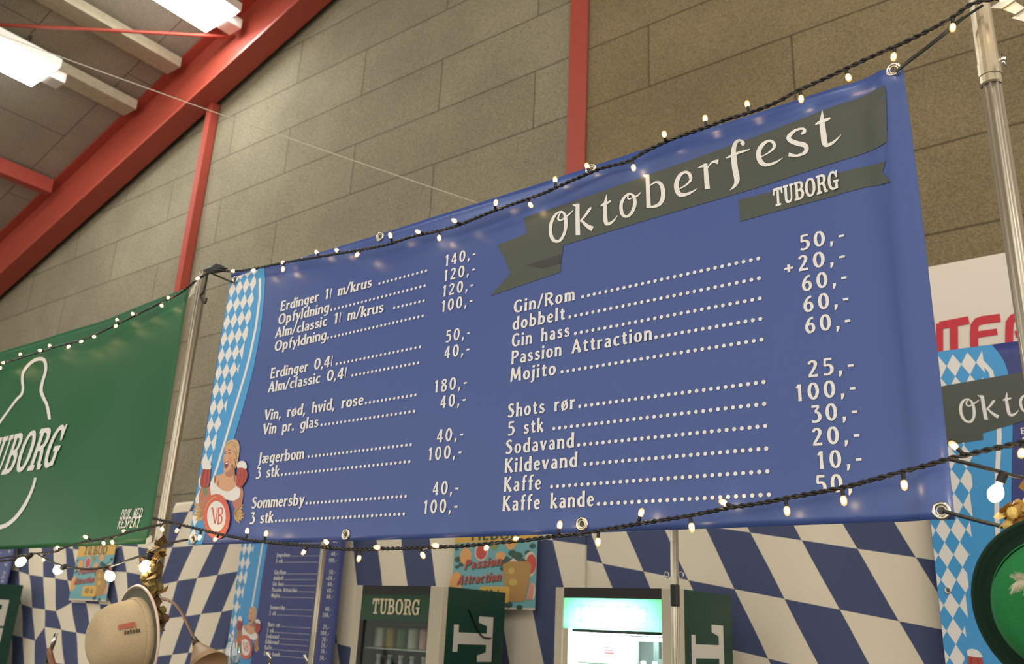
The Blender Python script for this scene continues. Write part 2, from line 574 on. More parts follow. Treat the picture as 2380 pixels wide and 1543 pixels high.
def text_polys(s, x0, x1, z, cap, bold=0.0, fit='space', shear=0.0, z1=None, cond=1.0, track=13):
    """letters of height cap from x0 to x1 on the baseline z (to z1 at x1); bold = extra stroke width in cap heights"""
    k = cap / 100
    tot = sum(FONT[c][0] + track for c in s) - track
    kx = (x1 - x0) / tot
    dz = 0 if z1 is None else (z1 - z) / (x1 - x0)
    out = []
    adv = 0
    for c in s:
        w, strokes = FONT[c]
        for st in strokes:
            for q in ribbon([(p[0], p[1], p[2] + bold * 100) for p in st], 3 if len(st) > 3 else 0):
                out.append([(x0 + (adv + p[0]) * kx + shear * p[1] * k, z + p[1] * k + dz * (adv + p[0]) * kx) for p in q])
        adv += w + track
    return out

def slab_glyph(c):
    """slab-serif capitals, cap height 100; returns (polys, advance)"""
    P = []

    def rib(p):
        P.extend(ribbon(p, 6))
    if c == 'T':
        P += [rect(0, 84, 72, 100), rect(27, 0, 45, 100), rect(15, 0, 57, 12), [(0, 62), (10, 62), (15, 84), (0, 84)], [(62, 62), (72, 62), (72, 84), (57, 84)]]
        return P, 78
    if c == 'U':
        P += [rect(0, 88, 38, 100), rect(46, 88, 76, 100), rect(9, 28, 28, 100)]
        rib([(18.5, 34, 19), (19, 22, 18), (26, 9, 15), (39, 6, 13), (52, 10, 13), (59, 24, 12), (60, 40, 12), (60, 100, 12)])
        return P, 82
    if c == 'B':
        P += [rect(0, 0, 28, 12), rect(0, 88, 28, 100), rect(9, 0, 28, 100)]
        rib([(20, 94, 12), (38, 94, 12), (53, 88, 16), (57, 75, 19), (52, 60, 15), (38, 54, 11), (22, 54, 11)])
        rib([(22, 52, 10), (42, 51, 12), (58, 43, 17), (62, 28, 20), (56, 12, 16), (40, 6, 12), (20, 6, 12)])
        return P, 80
    if c == 'O':
        rib([(39, 94, 12), (24, 89, 15), (13, 70, 19), (11, 50, 20), (13, 30, 19), (24, 11, 15), (39, 6, 12), (54, 11, 15), (65, 30, 19), (67, 50, 20), (65, 70, 19), (54, 89, 15), (39, 94, 12)])
        return P, 84
    if c == 'R':
        P += [rect(0, 0, 38, 12), rect(0, 88, 28, 100), rect(9, 0, 28, 100), rect(56, 0, 78, 12)]
        rib([(20, 94, 12), (40, 94, 12), (56, 87, 17), (60, 74, 20), (55, 59, 16), (40, 52, 12), (22, 52, 12)])
        rib([(36, 53, 12), (50, 46, 15), (57, 32, 18), (60, 14, 18), (66, 5, 12)])
        return P, 82
    if c == 'G':
        rib([(62, 66, 8), (56, 84, 13), (42, 94, 12), (26, 90, 15), (14, 72, 19), (11, 50, 20), (14, 28, 19), (25, 11, 15), (40, 6, 12), (52, 10, 12), (58, 22, 13)])
        P += [rect(40, 38, 76, 50), rect(52, 4, 70, 46), [(60, 62), (70, 62), (70, 100), (62, 100), (56, 84)]]
        return P, 80
    return [], 40


def slab_word(s, x0, z0, cap, width=None, shear=0.0, squeeze=1.0, rise=0.0):
    adv = 0
    out = []
    k = cap / 100
    tot = sum(slab_glyph(c)[1] for c in s) - 6
    kx = k * squeeze if width is None else width / tot
    for c in s:
        P, a = slab_glyph(c)
        for p in P:
            out.append([(x0 + (adv + q[0]) * kx + shear * q[1] * k, z0 + q[1] * k + rise * (adv + q[0]) * kx) for q in p])
        adv += a
    return out


def eyelet(parent, x, y, z, R=0.015):
    bm = B()
    torus(bm, (x, y - 0.002, z), (0, 1, 0), R, R * 0.30)
    torus(bm, (x, y - 0.0015, z), (0, 1, 0), R * 0.62, R * 0.14)
    e = obj('eyelet', bm, BRASSY, parent, smooth=True)
    bm = B()
    vs = [bm.verts.new((x + R * .55 * math.cos(a), y - 0.0022, z + R * .55 * math.sin(a))) for a in [2 * math.pi * k / 16 for k in range(16)]]
    bm.faces.new(vs)
    obj('eyelet_hole', bm, mat('eyelet_hole_dark', (70, 66, 58), .7), e)
    return e


# ================================================================== SETTING
YW = 5.5
COLX0, COLX1 = -3.765, -3.58
# wall: one gable wall, two bays of blocks either side of the red post
wallL = block_mat('block_wall_west_bay', -4.155, EYE + 4.27 - 0.603 * 11, (142, 132, 108), (134, 124, 101))  # west bay greyer and lighter: haze put into its block colour
wallR = block_mat('block_wall_east_bay', -2.99, EYE + 4.27 - 0.603 * 11, (132, 116, 86), (124, 109, 80))
RS = 0.315            # roof slope


def roof_z(x):
    return EYE + 7.42 + RS * (x + 8.82)


bm = B()
xa, xb, xc = -26.0, -3.67, 6.0
for x0, x1, mi in ((xa, xb, 0), (xb, xc, 1)):
    vs = [bm.verts.new(p) for p in ((x0, YW, 0), (x1, YW, 0), (x1, YW, max(.5, roof_z(x1) + .1)), (x0, YW, max(.5, roof_z(x0) + .1)))]
    bm.faces.new(vs).material_index = mi
    vs2 = [bm.verts.new(p) for p in ((x0, YW + .2, 0), (x1, YW + .2, 0), (x1, YW + .2, max(.5, roof_z(x1) + .1)), (x0, YW + .2, max(.5, roof_z(x0) + .1)))]
    bm.faces.new(vs2[::-1]).material_index = mi
    bm.faces.new((vs[3], vs[2], vs2[2], vs2[3])).material_index = mi
struct(obj('wall_back', bm, [wallL, wallR]))
fl = mat('concrete_floor', (110, 104, 96), .8, grain=.1, scale=6)
struct(obj('floor', bx(-26, -8, -.2, 6, YW, 0), fl))
# ceiling: sloping deck of grey slabs
bm = B()
vs = [bm.verts.new(p) for p in ((-26, -9, roof_z(-26)), (6, -9, roof_z(6)), (6, YW + .2, roof_z(6)), (-26, YW + .2, roof_z(-26)))]
bm.faces.new(vs)
vs2 = [bm.verts.new(v.co + Vector((0, 0, .25))) for v in vs]
bm.faces.new(vs2[::-1])
for i in range(4):
    bm.faces.new((vs[i], vs2[i], vs2[(i + 1) % 4], vs[(i + 1) % 4]))
cm = block_mat('ceiling_slabs', 0, 0, (160, 150, 130), (150, 140, 121))
# ceiling joints run along y and across the slope
nt = cm.node_tree
for n in nt.nodes:
    if n.type == 'COMBXYZ':
        cmb = n
    if n.type == 'SEPXYZ':
        sep = n
    if n.type == 'TEX_BRICK':
        n.inputs['Row Height'].default_value = 1.2
        n.inputs['Brick Width'].default_value = 3.0
mth = [l.to_node for l in sep.outputs[2].links][0]
nt.links.new(sep.outputs[1], mth.inputs[0])
struct(obj('ceiling', bm, cm))


def roof_hit(px, py, drop=0.0):
    r = ray(px, py)
    # z = EYE + 7.8 + RS*(x+8.82) - drop
    t = (7.42 + RS * 8.82 - drop) / (r.z - RS * r.x)
    return EYEV + r * t


# ------------------------------------------------------------------ rafter, posts, purlins
rb = obj('roof_beam', B(), RED, None, (-8.8, 5.3, roof_z(-8.8)))
bm = B()
T = Vector((1, 0, RS)).normalized()
NV = Vector((-RS, 0, 1)).normalized()


def sbar(bm, c, half, hy, hn):
    c = Vector(c)
    vs = []
    for a in (-1, 1):
        for b in (-1, 1):
            for d in (-1, 1):
                vs.append(bm.verts.new(c + T * (a * half) + Vector((0, b * hy, 0)) + NV * (d * hn)))
    for f in ((0, 1, 3, 2), (4, 6, 7, 5), (0, 4, 5, 1), (2, 3, 7, 6), (0, 2, 6, 4), (1, 5, 7, 3)):
        bm.faces.new([vs[i] for i in f])


bc = Vector((-9.0, 5.28, roof_z(-9.0)))
sbar(bm, bc - NV * .46, 13.5, .012, .42)                 # web
sbar(bm, bc - NV * .03, 13.5, .14, .02)
sbar(bm, bc - NV * .90, 13.5, .14, .02)
old = rb.data
me = bpy.data.meshes.new('roof_beam')
bmesh.ops.recalc_face_normals(bm, faces=bm.faces)
bmesh.ops.translate(bm, vec=-Vector(rb.location), verts=bm.verts)
bm.to_mesh(me); bm.free(); me.materials.append(RED)
rb.data = me
bpy.data.meshes.remove(old)
tag(rb, 'long sloping red steel roof beam crossing under the ceiling, upper left', 'beam')


def hsection(name, x0, x1, y0, y1, z0, z1, label):
    bm = B()
    yc = (y0 + y1) / 2
    xcn = (x0 + x1) / 2
    box(bm, x0, y0, z0, x1, y0 + .016, z1)
    box(bm, x0, y1 - .016, z0, x1, y1, z1)
    box(bm, xcn - .006, y0 + .016, z0, xcn + .006, y1 - .016, z1)
    o = obj(name, bm, RED, None, (xcn, yc, z0))
    return tag(o, label, 'column')


hsection('steel_column', COLX0, COLX1, YW - .03, YW + .15, 0, roof_z(-3.7) - .05, 'red steel column in the block wall, rising behind the Oktoberfest banner')
# left post: box section seen on two faces
xl = at(450, 460, YW - .12).x
bm = bx(xl - .055, YW - .13, 0, xl + .055, YW - .01, roof_z(xl) - .93)
tag(obj('steel_column', bm, RED, None, (xl, YW - .07, 0), bevel=.006), 'red steel column under the sloping roof beam, by the green banner', 'column')
# purlins under the deck, running away from the camera
CONC = mat('pale_concrete_purlin', (176, 164, 136), .9, grain=.1, scale=14)
for (p, q, w, h, m_, nm, lab) in (((150, 168), (352, 276), .30, .16, CONC, 'ceiling_purlin', 'pale purlin on the ceiling just right of the housing-end of the left lamp'),
                                  ((262, 88), (452, 162), .30, .16, CONC, 'ceiling_purlin', 'pale purlin on the ceiling between the two bright ceiling lamps'),
                                  ((0, 393), (165, 448), .16, .24, RED, 'red_purlin', 'red steel purlin meeting the roof beam at the left edge'),
                                  ):
    a, b = roof_hit(*p, h / 2), roof_hit(*q, h / 2)
    x = (a.x + b.x) / 2
    bm = B()
    z = roof_z(x)
    box(bm, x - w / 2, -8, z - h, x + w / 2, 5.13, z - .02)
    o = obj(nm, bm, m_, None, (x, 0, z - h))
    tag(o, lab, 'purlin')
# slim red bracing rod
a, b = roof_hit(-30, 56, .35), roof_hit(660, 92, .35)
bm = B()
tube(bm, [a, b], .022, 8)
tag(obj('bracing_rod', bm, RED, None, a, smooth=True), 'thin red bracing rod crossing below the ceiling at the top left', 'rod')


# ------------------------------------------------------------------ hall lamps
HOUSE = mat('lamp_housing_white', (214, 206, 190), .5)


def hall_lamp(x, y, label, length=1.7, width=.62, power=LAMP_POWER, group=None):
    z = roof_z(x) - .45
    t = thing('ceiling_lamp', label, 'lamp', (x, y, z), group)
    bm = B()
    box(bm, x - width / 2 - .04, y - length / 2 - .04, z + .02, x + width / 2 + .04, y + length / 2 + .04, z + .14)
    box(bm, x - .12, y + length / 2 - .05, z - .02, x + .12, y + length / 2 + .22, z + .12)
    obj('housing', bm, HOUSE, t, bevel=.01)
    bm = B()
    box(bm, x - width / 2, y - length / 2, z - .03, x + width / 2, y + length / 2, z + .02)
    obj('diffuser', bm, emit('hall_lamp_glow', (.93, .98, 1.0), power), t, label='bright white diffuser')
    for yy in (y - length * .35, y + length * .35):
        bm = B()
        tube(bm, [(x, yy, z + .13), (x, yy, roof_z(x))], .012, 6)
        obj('hanger', bm, DKMET, t)
    return t


p1 = roof_hit(138, 196, .45)
hall_lamp(p1.x, p1.y - 1.05, 'glaring white ceiling lamp at the left edge with its pale housing end')
p2 = roof_hit(545, 70, .45)
hall_lamp(p2.x, p2.y - 1.05, 'glaring white ceiling lamp cut by the top edge of the photo')
for i, (x, y) in enumerate(((-7.5, -3.0), (-1.5, -2.5), (3.0, 0.5), (3.0, -5.0), (-13, -3.0))):  # unseen lamps added behind the camera to light the hall
    hall_lamp(x, y, 'unseen white ceiling lamp added behind the camera to light the hall', group='added lamps behind the camera')

# thin white wire
bm = B()
a, b = at(-40, 66, 2.2), at(1135, 480, 5.3)
tube(bm, [a.lerp(b, k / 20) - Vector((0, 0, .02 * 4 * (k / 20) * (1 - k / 20))) for k in range(21)], .0035, 6)
tag(obj('support_wire', bm, mat('white_wire', (225, 215, 190), .5), None, a, smooth=True), 'thin white wire running from the top left down to the blue banner', 'wire')

# ================================================================== STALL FRAME POLES
YB = 2.0


def pole(name, p_top, p_bot, Y, rad, z_lo, label, z_hi=None, sleeve=None, mat_=STEEL, fluted=True):
    a, b = at(*p_top, Y), at(*p_bot, Y)
    x = (a.x + b.x) / 2
    zt = a.z if z_hi is None else z_hi
    t = thing(name, label, 'pole', (x, Y, z_lo))
    bm = B()
    n = 24                                           # fluted tube
    ring0, ring1 = [], []
    for k in range(n * 2):
        an = math.pi * k / n
        r = rad * (.93 + .07 * math.cos(8 * an)) if fluted else rad
        ring0.append(bm.verts.new((x + r * math.cos(an), Y + r * math.sin(an), z_lo)))
        ring1.append(bm.verts.new((x + r * math.cos(an), Y + r * math.sin(an), zt)))
    for k in range(n * 2):
        bm.faces.new((ring0[k], ring0[(k + 1) % (n * 2)], ring1[(k + 1) % (n * 2)], ring1[k]))
    bm.faces.new(ring1)
    bm.faces.new(ring0[::-1])
    obj('tube', bm, mat_, t, smooth=True)
    if sleeve:
        for z0, z1, k in sleeve:
            bm = B()
            lathe(bm, [(rad, 0), (rad * k, .004), (rad * k, z1 - z0 - .004), (rad, z1 - z0)], (x, Y, z0), seg=20)
            obj('sleeve', bm, mat('pole_sleeve', (176, 160, 132), .28, .55), t, smooth=False)
    return t


zr = at(2300, 185, YB).z
pr = pole('frame_pole', (2290, 60), (2340, 480), YB + .03, .0215, .2, 'tall fluted metal pole with a sleeve joint, right of the big blue banner',
          z_hi=at(2290, -40, YB).z, sleeve=((zr, zr + .34, 1.14), (zr + .02, zr + .06, 1.24)))
pl = pole('frame_pole', (480, 630), (390, 1100), YB + .03, .02, .2, 'metal pole between the green banner and the big blue banner')
bm = B()
px_, pz_ = pr.location.x, zr + .04
tube(bm, [(px_ + .026, YB - .005, pz_), (px_ + .040, YB - .005, pz_ - .004)], .007, 8)
tube(bm, [(px_ + .034, YB - .005, pz_ + .012), (px_ + .034, YB - .005, pz_ - .018)], .004, 8)
obj('clamp_lever', bm, CHROME, pr, smooth=True)
YK = 3.72
pk = pole('frame_pole', (1566, 1240), (1572, 1540), YK, .019, .0, 'metal pole in front of the lit fridge, under the big banner', z_hi=EYE + .60)
pk2 = pole('frame_pole', (752, 1275), (722, 1543), YK + .2, .019, .0, 'metal pole in front of the narrow menu banner behind the stall', z_hi=EYE + .62)
# joint with ring pins on the fridge-side pole
jz = at(1568, 1355, YK).z
bm = B()
lathe(bm, [(.019, 0), (.021, .004), (.021, .09), (.019, .094)], (pk.location.x, YK, jz - .10), seg=20)
obj('joint', bm, DKMET, pk)
for s in (-1, 1):
    bm = B()
    torus(bm, (pk.location.x + s * .036, YK - .01, at(1568, 1337, YK).z), (0.2, 1, 0), .014, .003, 20, 6)
    obj('ring_pin', bm, CHROME, pk, smooth=True)

# ================================================================== MAIN BLUE BANNER
BX0, BX1 = -3.068, -0.389
BZ0, BZ1 = EYE + .260, EYE + 1.352


def main_wave(x, z):
    u = (x - BX0) / (BX1 - BX0)
    v = (z - BZ0) / (BZ1 - BZ0)
    w = .004 * math.sin(5.2 * u + .4) * (1 - v * .4)
    w += -.010 * math.exp(-((x + .437) / .020) ** 2) + .006 * math.exp(-((x + .50) / .04) ** 2)      # fold along the right edge
    hem = BZ1 - .058 - .010 * math.sin(3.1 * u + 1) - .006 * math.sin(17 * u)
    w += -.007 * math.exp(-((z - hem) / .016) ** 2) * min(1, max(0, (u - .3) * 3))                  # rumpled hem
    w += .0022 * math.sin(21 * u + 2 * v) * math.exp(-((v - .93) / .09) ** 2)
    return w


MS = Sheet(YB, main_wave)


def main_outline(u, v):
    x = BX0 + (BX1 - BX0) * u
    top = BZ1 - .010 * math.sin(math.pi * u) + .034 * max(0, .13 - u) / .13
    bot = BZ0 - .004 * math.sin(math.pi * u)
    x += -.004 * math.sin(math.pi * v) * (1 if u < .5 else -1) * abs(2 * u - 1)
    return x, bot + (top - bot) * v


mb = thing('menu_banner', 'large blue drinks menu banner with light print, lettered Oktoberfest on a dark ribbon', 'banner', ((BX0 + BX1) / 2, YB, BZ0))
cl = obj('banner_cloth', MS.cloth(main_outline, 150, 62), PVC, mb, smooth=True)
md = cl.modifiers.new('thickness', 'SOLIDIFY')
md.thickness = .0012
md.offset = -1
for q in ((2078, 165), (1375, 395), (883, 550), (2190, 1188), (1355, 1218), (803, 1242)):
    p = at(*q, YB)
    eyelet(mb, p.x, MS.y(p.x, p.z), p.z)
for p in ((BX0 + .035, BZ1 - .012), (BX0 + .035, BZ0 + .02)):
    eyelet(mb, p[0], MS.y(*p), p[1])


def PX(px, py, Y=YB):
    p = at(px, py, Y)
    return (p.x, p.z)


def px_poly(pts, org=(0, 0), k=1.0, Y=YB):
    return [PX(org[0] + x / k, org[1] + y / k, Y) for x, y in pts]


# --- title ribbon
rib = [[PX(1218, 506), PX(1400, 446), PX(1600, 376), PX(1800, 303), PX(1950, 246), PX(2062, 206), PX(2066, 334), PX(1950, 376), PX(1750, 441), PX(1500, 514), PX(1310, 571), PX(1303, 633), PX(1140, 688), PX(1187, 636), PX(1175, 604), PX(1157, 570), PX(1224, 543)]]
obj('title_ribbon', MS.ink(rib, .0012, .025), OLIVE, mb, smooth=True, label='dark olive ribbon')
obj('ribbon_fold', MS.ink([[PX(1224, 617), PX(1308, 591), PX(1304, 612), PX(1264, 624)]], .0018, .05), OLIVE2, mb)
r2 = [[PX(1718, 466), PX(1800, 446), PX(1925, 411), PX(1990, 390), PX(2061, 377), PX(2052, 401), PX(2073, 427), PX(2010, 434), PX(1925, 461), PX(1800, 494), PX(1722, 516)]]
obj('brand_ribbon', MS.ink(r2, .0012, .025), OLIVE, mb, smooth=True, label='smaller olive ribbon')

# --- title lettering, brush strokes (x, y, width)
OA, KA = (1240, 220), 4.06
OB, KB = (1600, 220), 5.1425
STROKES = {
    'O': (OA, KA, [[(300, 1120, 10), (265, 1105, 14), (215, 1132, 22), (176, 1200, 30), (165, 1290, 34), (184, 1362, 34), (222, 1388, 28), (264, 1372, 26), (298, 1310, 28), (311, 1240, 32), (308, 1165, 32), (290, 1120, 22), (264, 1118, 12), (244, 1145, 14), (240, 1178, 20), (266, 1190, 14), (310, 1158, 16), (350, 1128, 14), (385, 1092, 5)]]),
    'k': (OA, KA, [[(372, 1038, 6), (395, 1048, 18), (424, 1056, 34)], [(422, 1032, 38), (422, 1150, 40), (426, 1330, 43)], [(556, 1068, 4), (536, 1088, 26), (500, 1140, 22), (448, 1202, 16)], [(455, 1186, 18), (510, 1240, 34), (566, 1272, 48)]]),
    't': (OA, KA, [[(702, 942, 4), (692, 990, 20), (684, 1050, 34), (685, 1150, 37), (690, 1205, 40), (704, 1226, 30), (740, 1214, 24), (776, 1182, 14), (802, 1146, 4)], [(640, 1056, 6), (665, 1044, 24), (700, 1030, 22), (741, 1008, 16)]]),
    'o': (OA, KA, [[(945, 950, 10), (915, 940, 14), (870, 972, 24), (839, 1030, 30), (836, 1090, 33), (850, 1138, 32), (886, 1156, 24), (928, 1130, 28), (960, 1065, 32), (965, 1005, 34), (950, 958, 24), (916, 948, 12), (900, 970, 12), (906, 990, 16), (940, 984, 10), (985, 965, 16), (1008, 947, 12), (1027, 930, 4)]]),
    'b': (OA, KA, [[(1040, 768, 8), (1062, 776, 26), (1088, 790, 36)], [(1086, 762, 36), (1090, 900, 38), (1096, 1075, 42)], [(1105, 868, 8), (1162, 836, 20), (1205, 846, 32), (1230, 900, 40), (1231, 975, 42), (1202, 1036, 34), (1145, 1064, 26), (1090, 1066, 22)]]),
    'e': (OA, KA, [[(1376, 900, 8), (1440, 866, 15), (1486, 822, 22), (1492, 790, 32), (1475, 752, 30), (1438, 740, 24), (1392, 770, 32), (1360, 838, 42), (1361, 900, 46), (1386, 946, 42), (1430, 954, 30), (1500, 928, 20), (1556, 893, 4)]]),
    'r': (OB, KB, [[(125, 885, 5), (170, 868, 24), (225, 852, 40)], [(214, 832, 46), (222, 950, 54), (238, 1140, 62)], [(236, 890, 12), (282, 826, 20), (325, 808, 32), (366, 812, 62)]]),
    'f': (OB, KB, [[(640, 606, 44), (662, 582, 40), (625, 558, 24), (575, 590, 40), (550, 660, 54), (552, 760, 66), (568, 900, 70), (590, 1015, 66), (577, 1076, 46), (542, 1122, 26), (506, 1152, 5)], [(462, 766, 10), (500, 750, 26), (600, 706, 28), (680, 680, 24), (743, 660, 12)]]),
    'e.': (OB, KB, [[(872, 752, 10), (960, 704, 18), (1022, 648, 30), (1034, 610, 40), (1008, 568, 36), (960, 560, 28), (895, 602, 46), (848, 682, 54), (852, 770, 60), (892, 832, 56), (955, 848, 38), (1050, 818, 26), (1136, 764, 5)]]),
    's': (OB, KB, [[(1352, 478, 18), (1388, 452, 40), (1392, 424, 34), (1350, 412, 24), (1272, 440, 34), (1206, 510, 54), (1226, 556, 54), (1310, 590, 58), (1396, 612, 60), (1418, 660, 54), (1388, 708, 40), (1300, 738, 28), (1205, 722, 46)]]),
    't.': (OB, KB, [[(1612, 198, 5), (1606, 260, 34), (1602, 340, 62), (1620, 480, 70), (1636, 585, 70), (1662, 612, 46), (1720, 590, 34), (1780, 540, 20), (1831, 480, 4)], [(1520, 366, 8), (1570, 340, 36), (1640, 314, 40), (1702, 288, 26)]]),
}


def title_polys(keys, tr=None):
    out = []
    for k_ in keys:
        org, k, strokes = STROKES[k_]
        for s in strokes:
            for q in ribbon(s, 6):
                pts = px_poly(q, org, k)
                out.append([tr(*p) for p in pts] if tr else pts)
    return out


for k_ in ('O', 'k', 't', 'o', 'b', 'e', 'r', 'f', 'e.', 's', 't.'):
    obj('title_letter', MS.ink(title_polys([k_]), .0024, 0, .000008), WHITEINK, mb)
pa, pb = PX(1800, 483), PX(1952, 444)
obj('brand_lettering', MS.ink(slab_word('TUBORG', PX(1800, 482)[0], PX(1800, 483)[1], .052, pb[0] - pa[0], .0, 1, .03), .0024, 0, .00001), WHITEINK, mb)

# --- menu rows: text, zoom columns of text, dots, price
ZL = lambda v: 560 + v / 2.0857
ZR = lambda v: 1100 + v / 1.983
LEFT = [(0, 'Erdinger 1| m/krus', 190, 632, 670, 897, '140,-', 988, 1140), (1, 'Opfyldning', 178, 425, 436, 890, '120,-', 982, 1137),
        (2, 'Alm/classic 1| m/krus', 163, 690, 742, 885, '120,-', 975, 1130), (3, 'Opfyldning', 160, 412, 420, 880, '100,-', 970, 1125),
        (5, 'Erdinger 0,4|', 140, 442, 462, 867, '50,-', 992, 1113), (6, 'Alm/classic 0,4|', 128, 510, 538, 858, '40,-', 985, 1110),
        (8, 'Vin, rød, hvid, rose', 110, 592, 604, 845, '180,-', 935, 1098), (9, 'Vin pr. glas', 102, 372, 388, 838, '40,-', 965, 1092),
        (11, 'Jægerbom', 78, 302, 325, 822, '40,-', 948, 1080), (12, '3 stk', 68, 182, 196, 815, '100,-', 905, 1072),
        (14, 'Sommersby', 47, 302, 315, 797, '40,-', 928, 1057), (15, '3 stk', 38, 152, 166, 788, '100,-', 882, 1052)]
RIGHT = [(0, 'Gin/Rom', 187, 470, 507, 1317, '50,-', 1510, 1718), (1, 'dobbelt', 182, 425, 448, 1320, '+20,-', 1437, 1722),
         (2, 'Gin hass', 178, 447, 474, 1324, '60,-', 1520, 1730), (3, 'Passion Attraction', 177, 828, 846, 1327, '60,-', 1527, 1738),
         (4, 'Mojito', 172, 383, 412, 1332, '60,-', 1535, 1747), (6, 'Shots rør', 160, 472, 494, 1342, '25,-', 1547, 1763),
         (7, '5 stk', 160, 325, 374, 1345, '100,-', 1490, 1772), (8, 'Sodavand', 150, 468, 489, 1350, '30,-', 1562, 1780),
         (9, 'Kildevand', 147, 483, 519, 1355, '20,-', 1568, 1790), (10, 'Kaffe', 143, 315, 364, 1360, '10,-', 1590, 1800),
         (11, 'Kaffe kande', 137, 560, 581, 1367, '50,-', 1585, 1808)]
ROWS = []        # absolute rows for reuse: (text, x0, x1, d0, d1, price, p0, p1, z)
for rows, zf, z0 in ((LEFT, ZL, EYE + 1.139), (RIGHT, ZR, EYE + .920)):
    for r in rows:
        z = z0 - .0541 * r[0]
        xs = [x_at(zf(v), z, YB) for v in (r[2], r[3], r[4], r[5], r[7], r[8])]
        ROWS.append((r[1], xs[0], xs[1], xs[2], xs[3], r[6], xs[4], xs[5], z))


def row_polys(text, x0, x1, d0, d1, price, p0, p1, z, cap=.042, pitch=.0198, dot=.0053, bold=.0, track=13):
    names_ = text_polys(text, x0, x1, z, cap, bold, track=track)
    n = max(2, round((d1 - d0) / pitch))
    dots = [disc(d0 + (d1 - d0) * k / n, z + dot, dot, 10) for k in range(n + 1)]
    return names_, dots, text_polys(price, p0, p1, z + .002, cap * .97, bold=bold, track=24)


def menu_row(sheet, parent, lift, *a, **k):
    n, d, p = row_polys(*a, **k)
    obj('item_lettering', sheet.ink(n, lift, 0, .000004), WHITEINK, parent)
    obj('dot_leader', sheet.ink(d, lift, 0, 0), WHITEINK, parent)
    obj('price_lettering', sheet.ink(p, lift, 0, .000004), WHITEINK, parent)


for r in ROWS:
    menu_row(MS, mb, .0016, *r, track=6 if r[1] < -2 else 14)


# --- lozenge band down the left edge
def lozenge_band(sheet, parent, x0, ztop, zbot, right, inner, dx, dz, xo, zo, line0, line1, lmax):
    """sky-blue band with white lozenges; right(z) = outer edge, inner(z) = limit of the lozenges"""
    n = 60
    zs = [ztop + (zbot - ztop) * k / n for k in range(n + 1)]
    band = [[(x0, a), (right(a), a), (right(b), b), (x0, b)] for a, b in zip(zs, zs[1:])]
    obj('sky_blue_band', sheet.ink([[(p[0], p[1]) for p in q] for q in band], .0010, .05, 0), SKY, parent, smooth=True)
    polys = []
    i0 = int((right(ztop) - x0) / dx) + 4
    for j in range(-2, int((ztop - zbot) / dz) + 3):
        for i in range(-3, i0):
            cx = xo + i * dx
            cz = zo - j * dz
            P = [(cx - dx / 2, cz), (cx, cz - dz / 2), (cx + dx / 2, cz), (cx, cz + dz / 2)]
            lim = inner(min(ztop, max(zbot, cz)))
            P = clip_x(P, x0 + .001, False)
            if len(P) > 2:
                P = clip_x(P, lim, True)
            P = [(p[0], min(ztop - .002, max(zbot, p[1]))) for p in P]
            if len(P) > 2 and max(p[1] for p in P) - min(p[1] for p in P) > .004:
                polys.append(P)
    obj('white_lozenges', sheet.ink(polys, .0014, 0, 0), WHITEINK, parent)
    zz = [line0 + (line1 - line0) * k / 40 for k in range(41)]
    st = ribbon([(lmax(z), z, dx * .30) for z in zz], 0)
    obj('white_stripe', sheet.ink(st, .0015, 0, 0), WHITEINK, parent)


def interp(tab):
    tab = sorted(tab)

    def f(z):
        if z <= tab[0][0]:
            return tab[0][1]
        for (a, x), (b, y) in zip(tab, tab[1:]):
            if z <= b:
                t = (z - a) / (b - a)
                return x + (y - x) * t
        return tab[-1][1]
    return f


m_right = interp([(EYE + z, x) for z, x in ((1.36, -2.848), (1.30, -2.826), (1.222, -2.816), (1.093, -2.810), (.935, -2.818), (.784, -2.846), (.668, -2.876), (.55, -2.90), (.40, -2.94), (.26, -2.98))])
m_line = interp([(EYE + z, x) for z, x in ((1.31, -2.862), (1.227, -2.845), (1.099, -2.843), (.98, -2.854), (.891, -2.872), (.757, -2.906), (.66, -2.930), (.559, -2.955), (.45, -2.985))])
m_in = interp([(EYE + z, x) for z, x in ((1.33, -2.885), (1.22, -2.885), (1.10, -2.888), (.95, -2.91), (.80, -2.955), (.68, -2.985), (.6, -3.0), (.45, -3.01), (.26, -3.03))])
lozenge_band(MS, mb, BX0 + .001, BZ1 + .004, BZ0 + .001, m_right, m_in, .0470, .0720, -3.045, EYE + 1.298, EYE + 1.31, EYE + .45, m_line)


# --- the printed beer-hall waitress with mugs and barrel, traced in plane coordinates (x from the band's left edge, z from her crown)
WX0, WZ0 = -3.068, EYE + .648
OW, KW = (400, 980), 5.51


def wpoly(pts):
    return [(p[0] - WX0, p[1] - WZ0) for p in (PX(OW[0] + x / KW, OW[1] + y / KW) for x, y in pts)]


def wstroke(pts):
    out = []
    for q in ribbon(pts, 5):
        out.append(wpoly(q))
    return out


WAIT = []        # (name, material, [polys])


def wblob(pts):
    c = catmull(pts + [pts[0]], 4)[:-1]
    return wpoly(c)


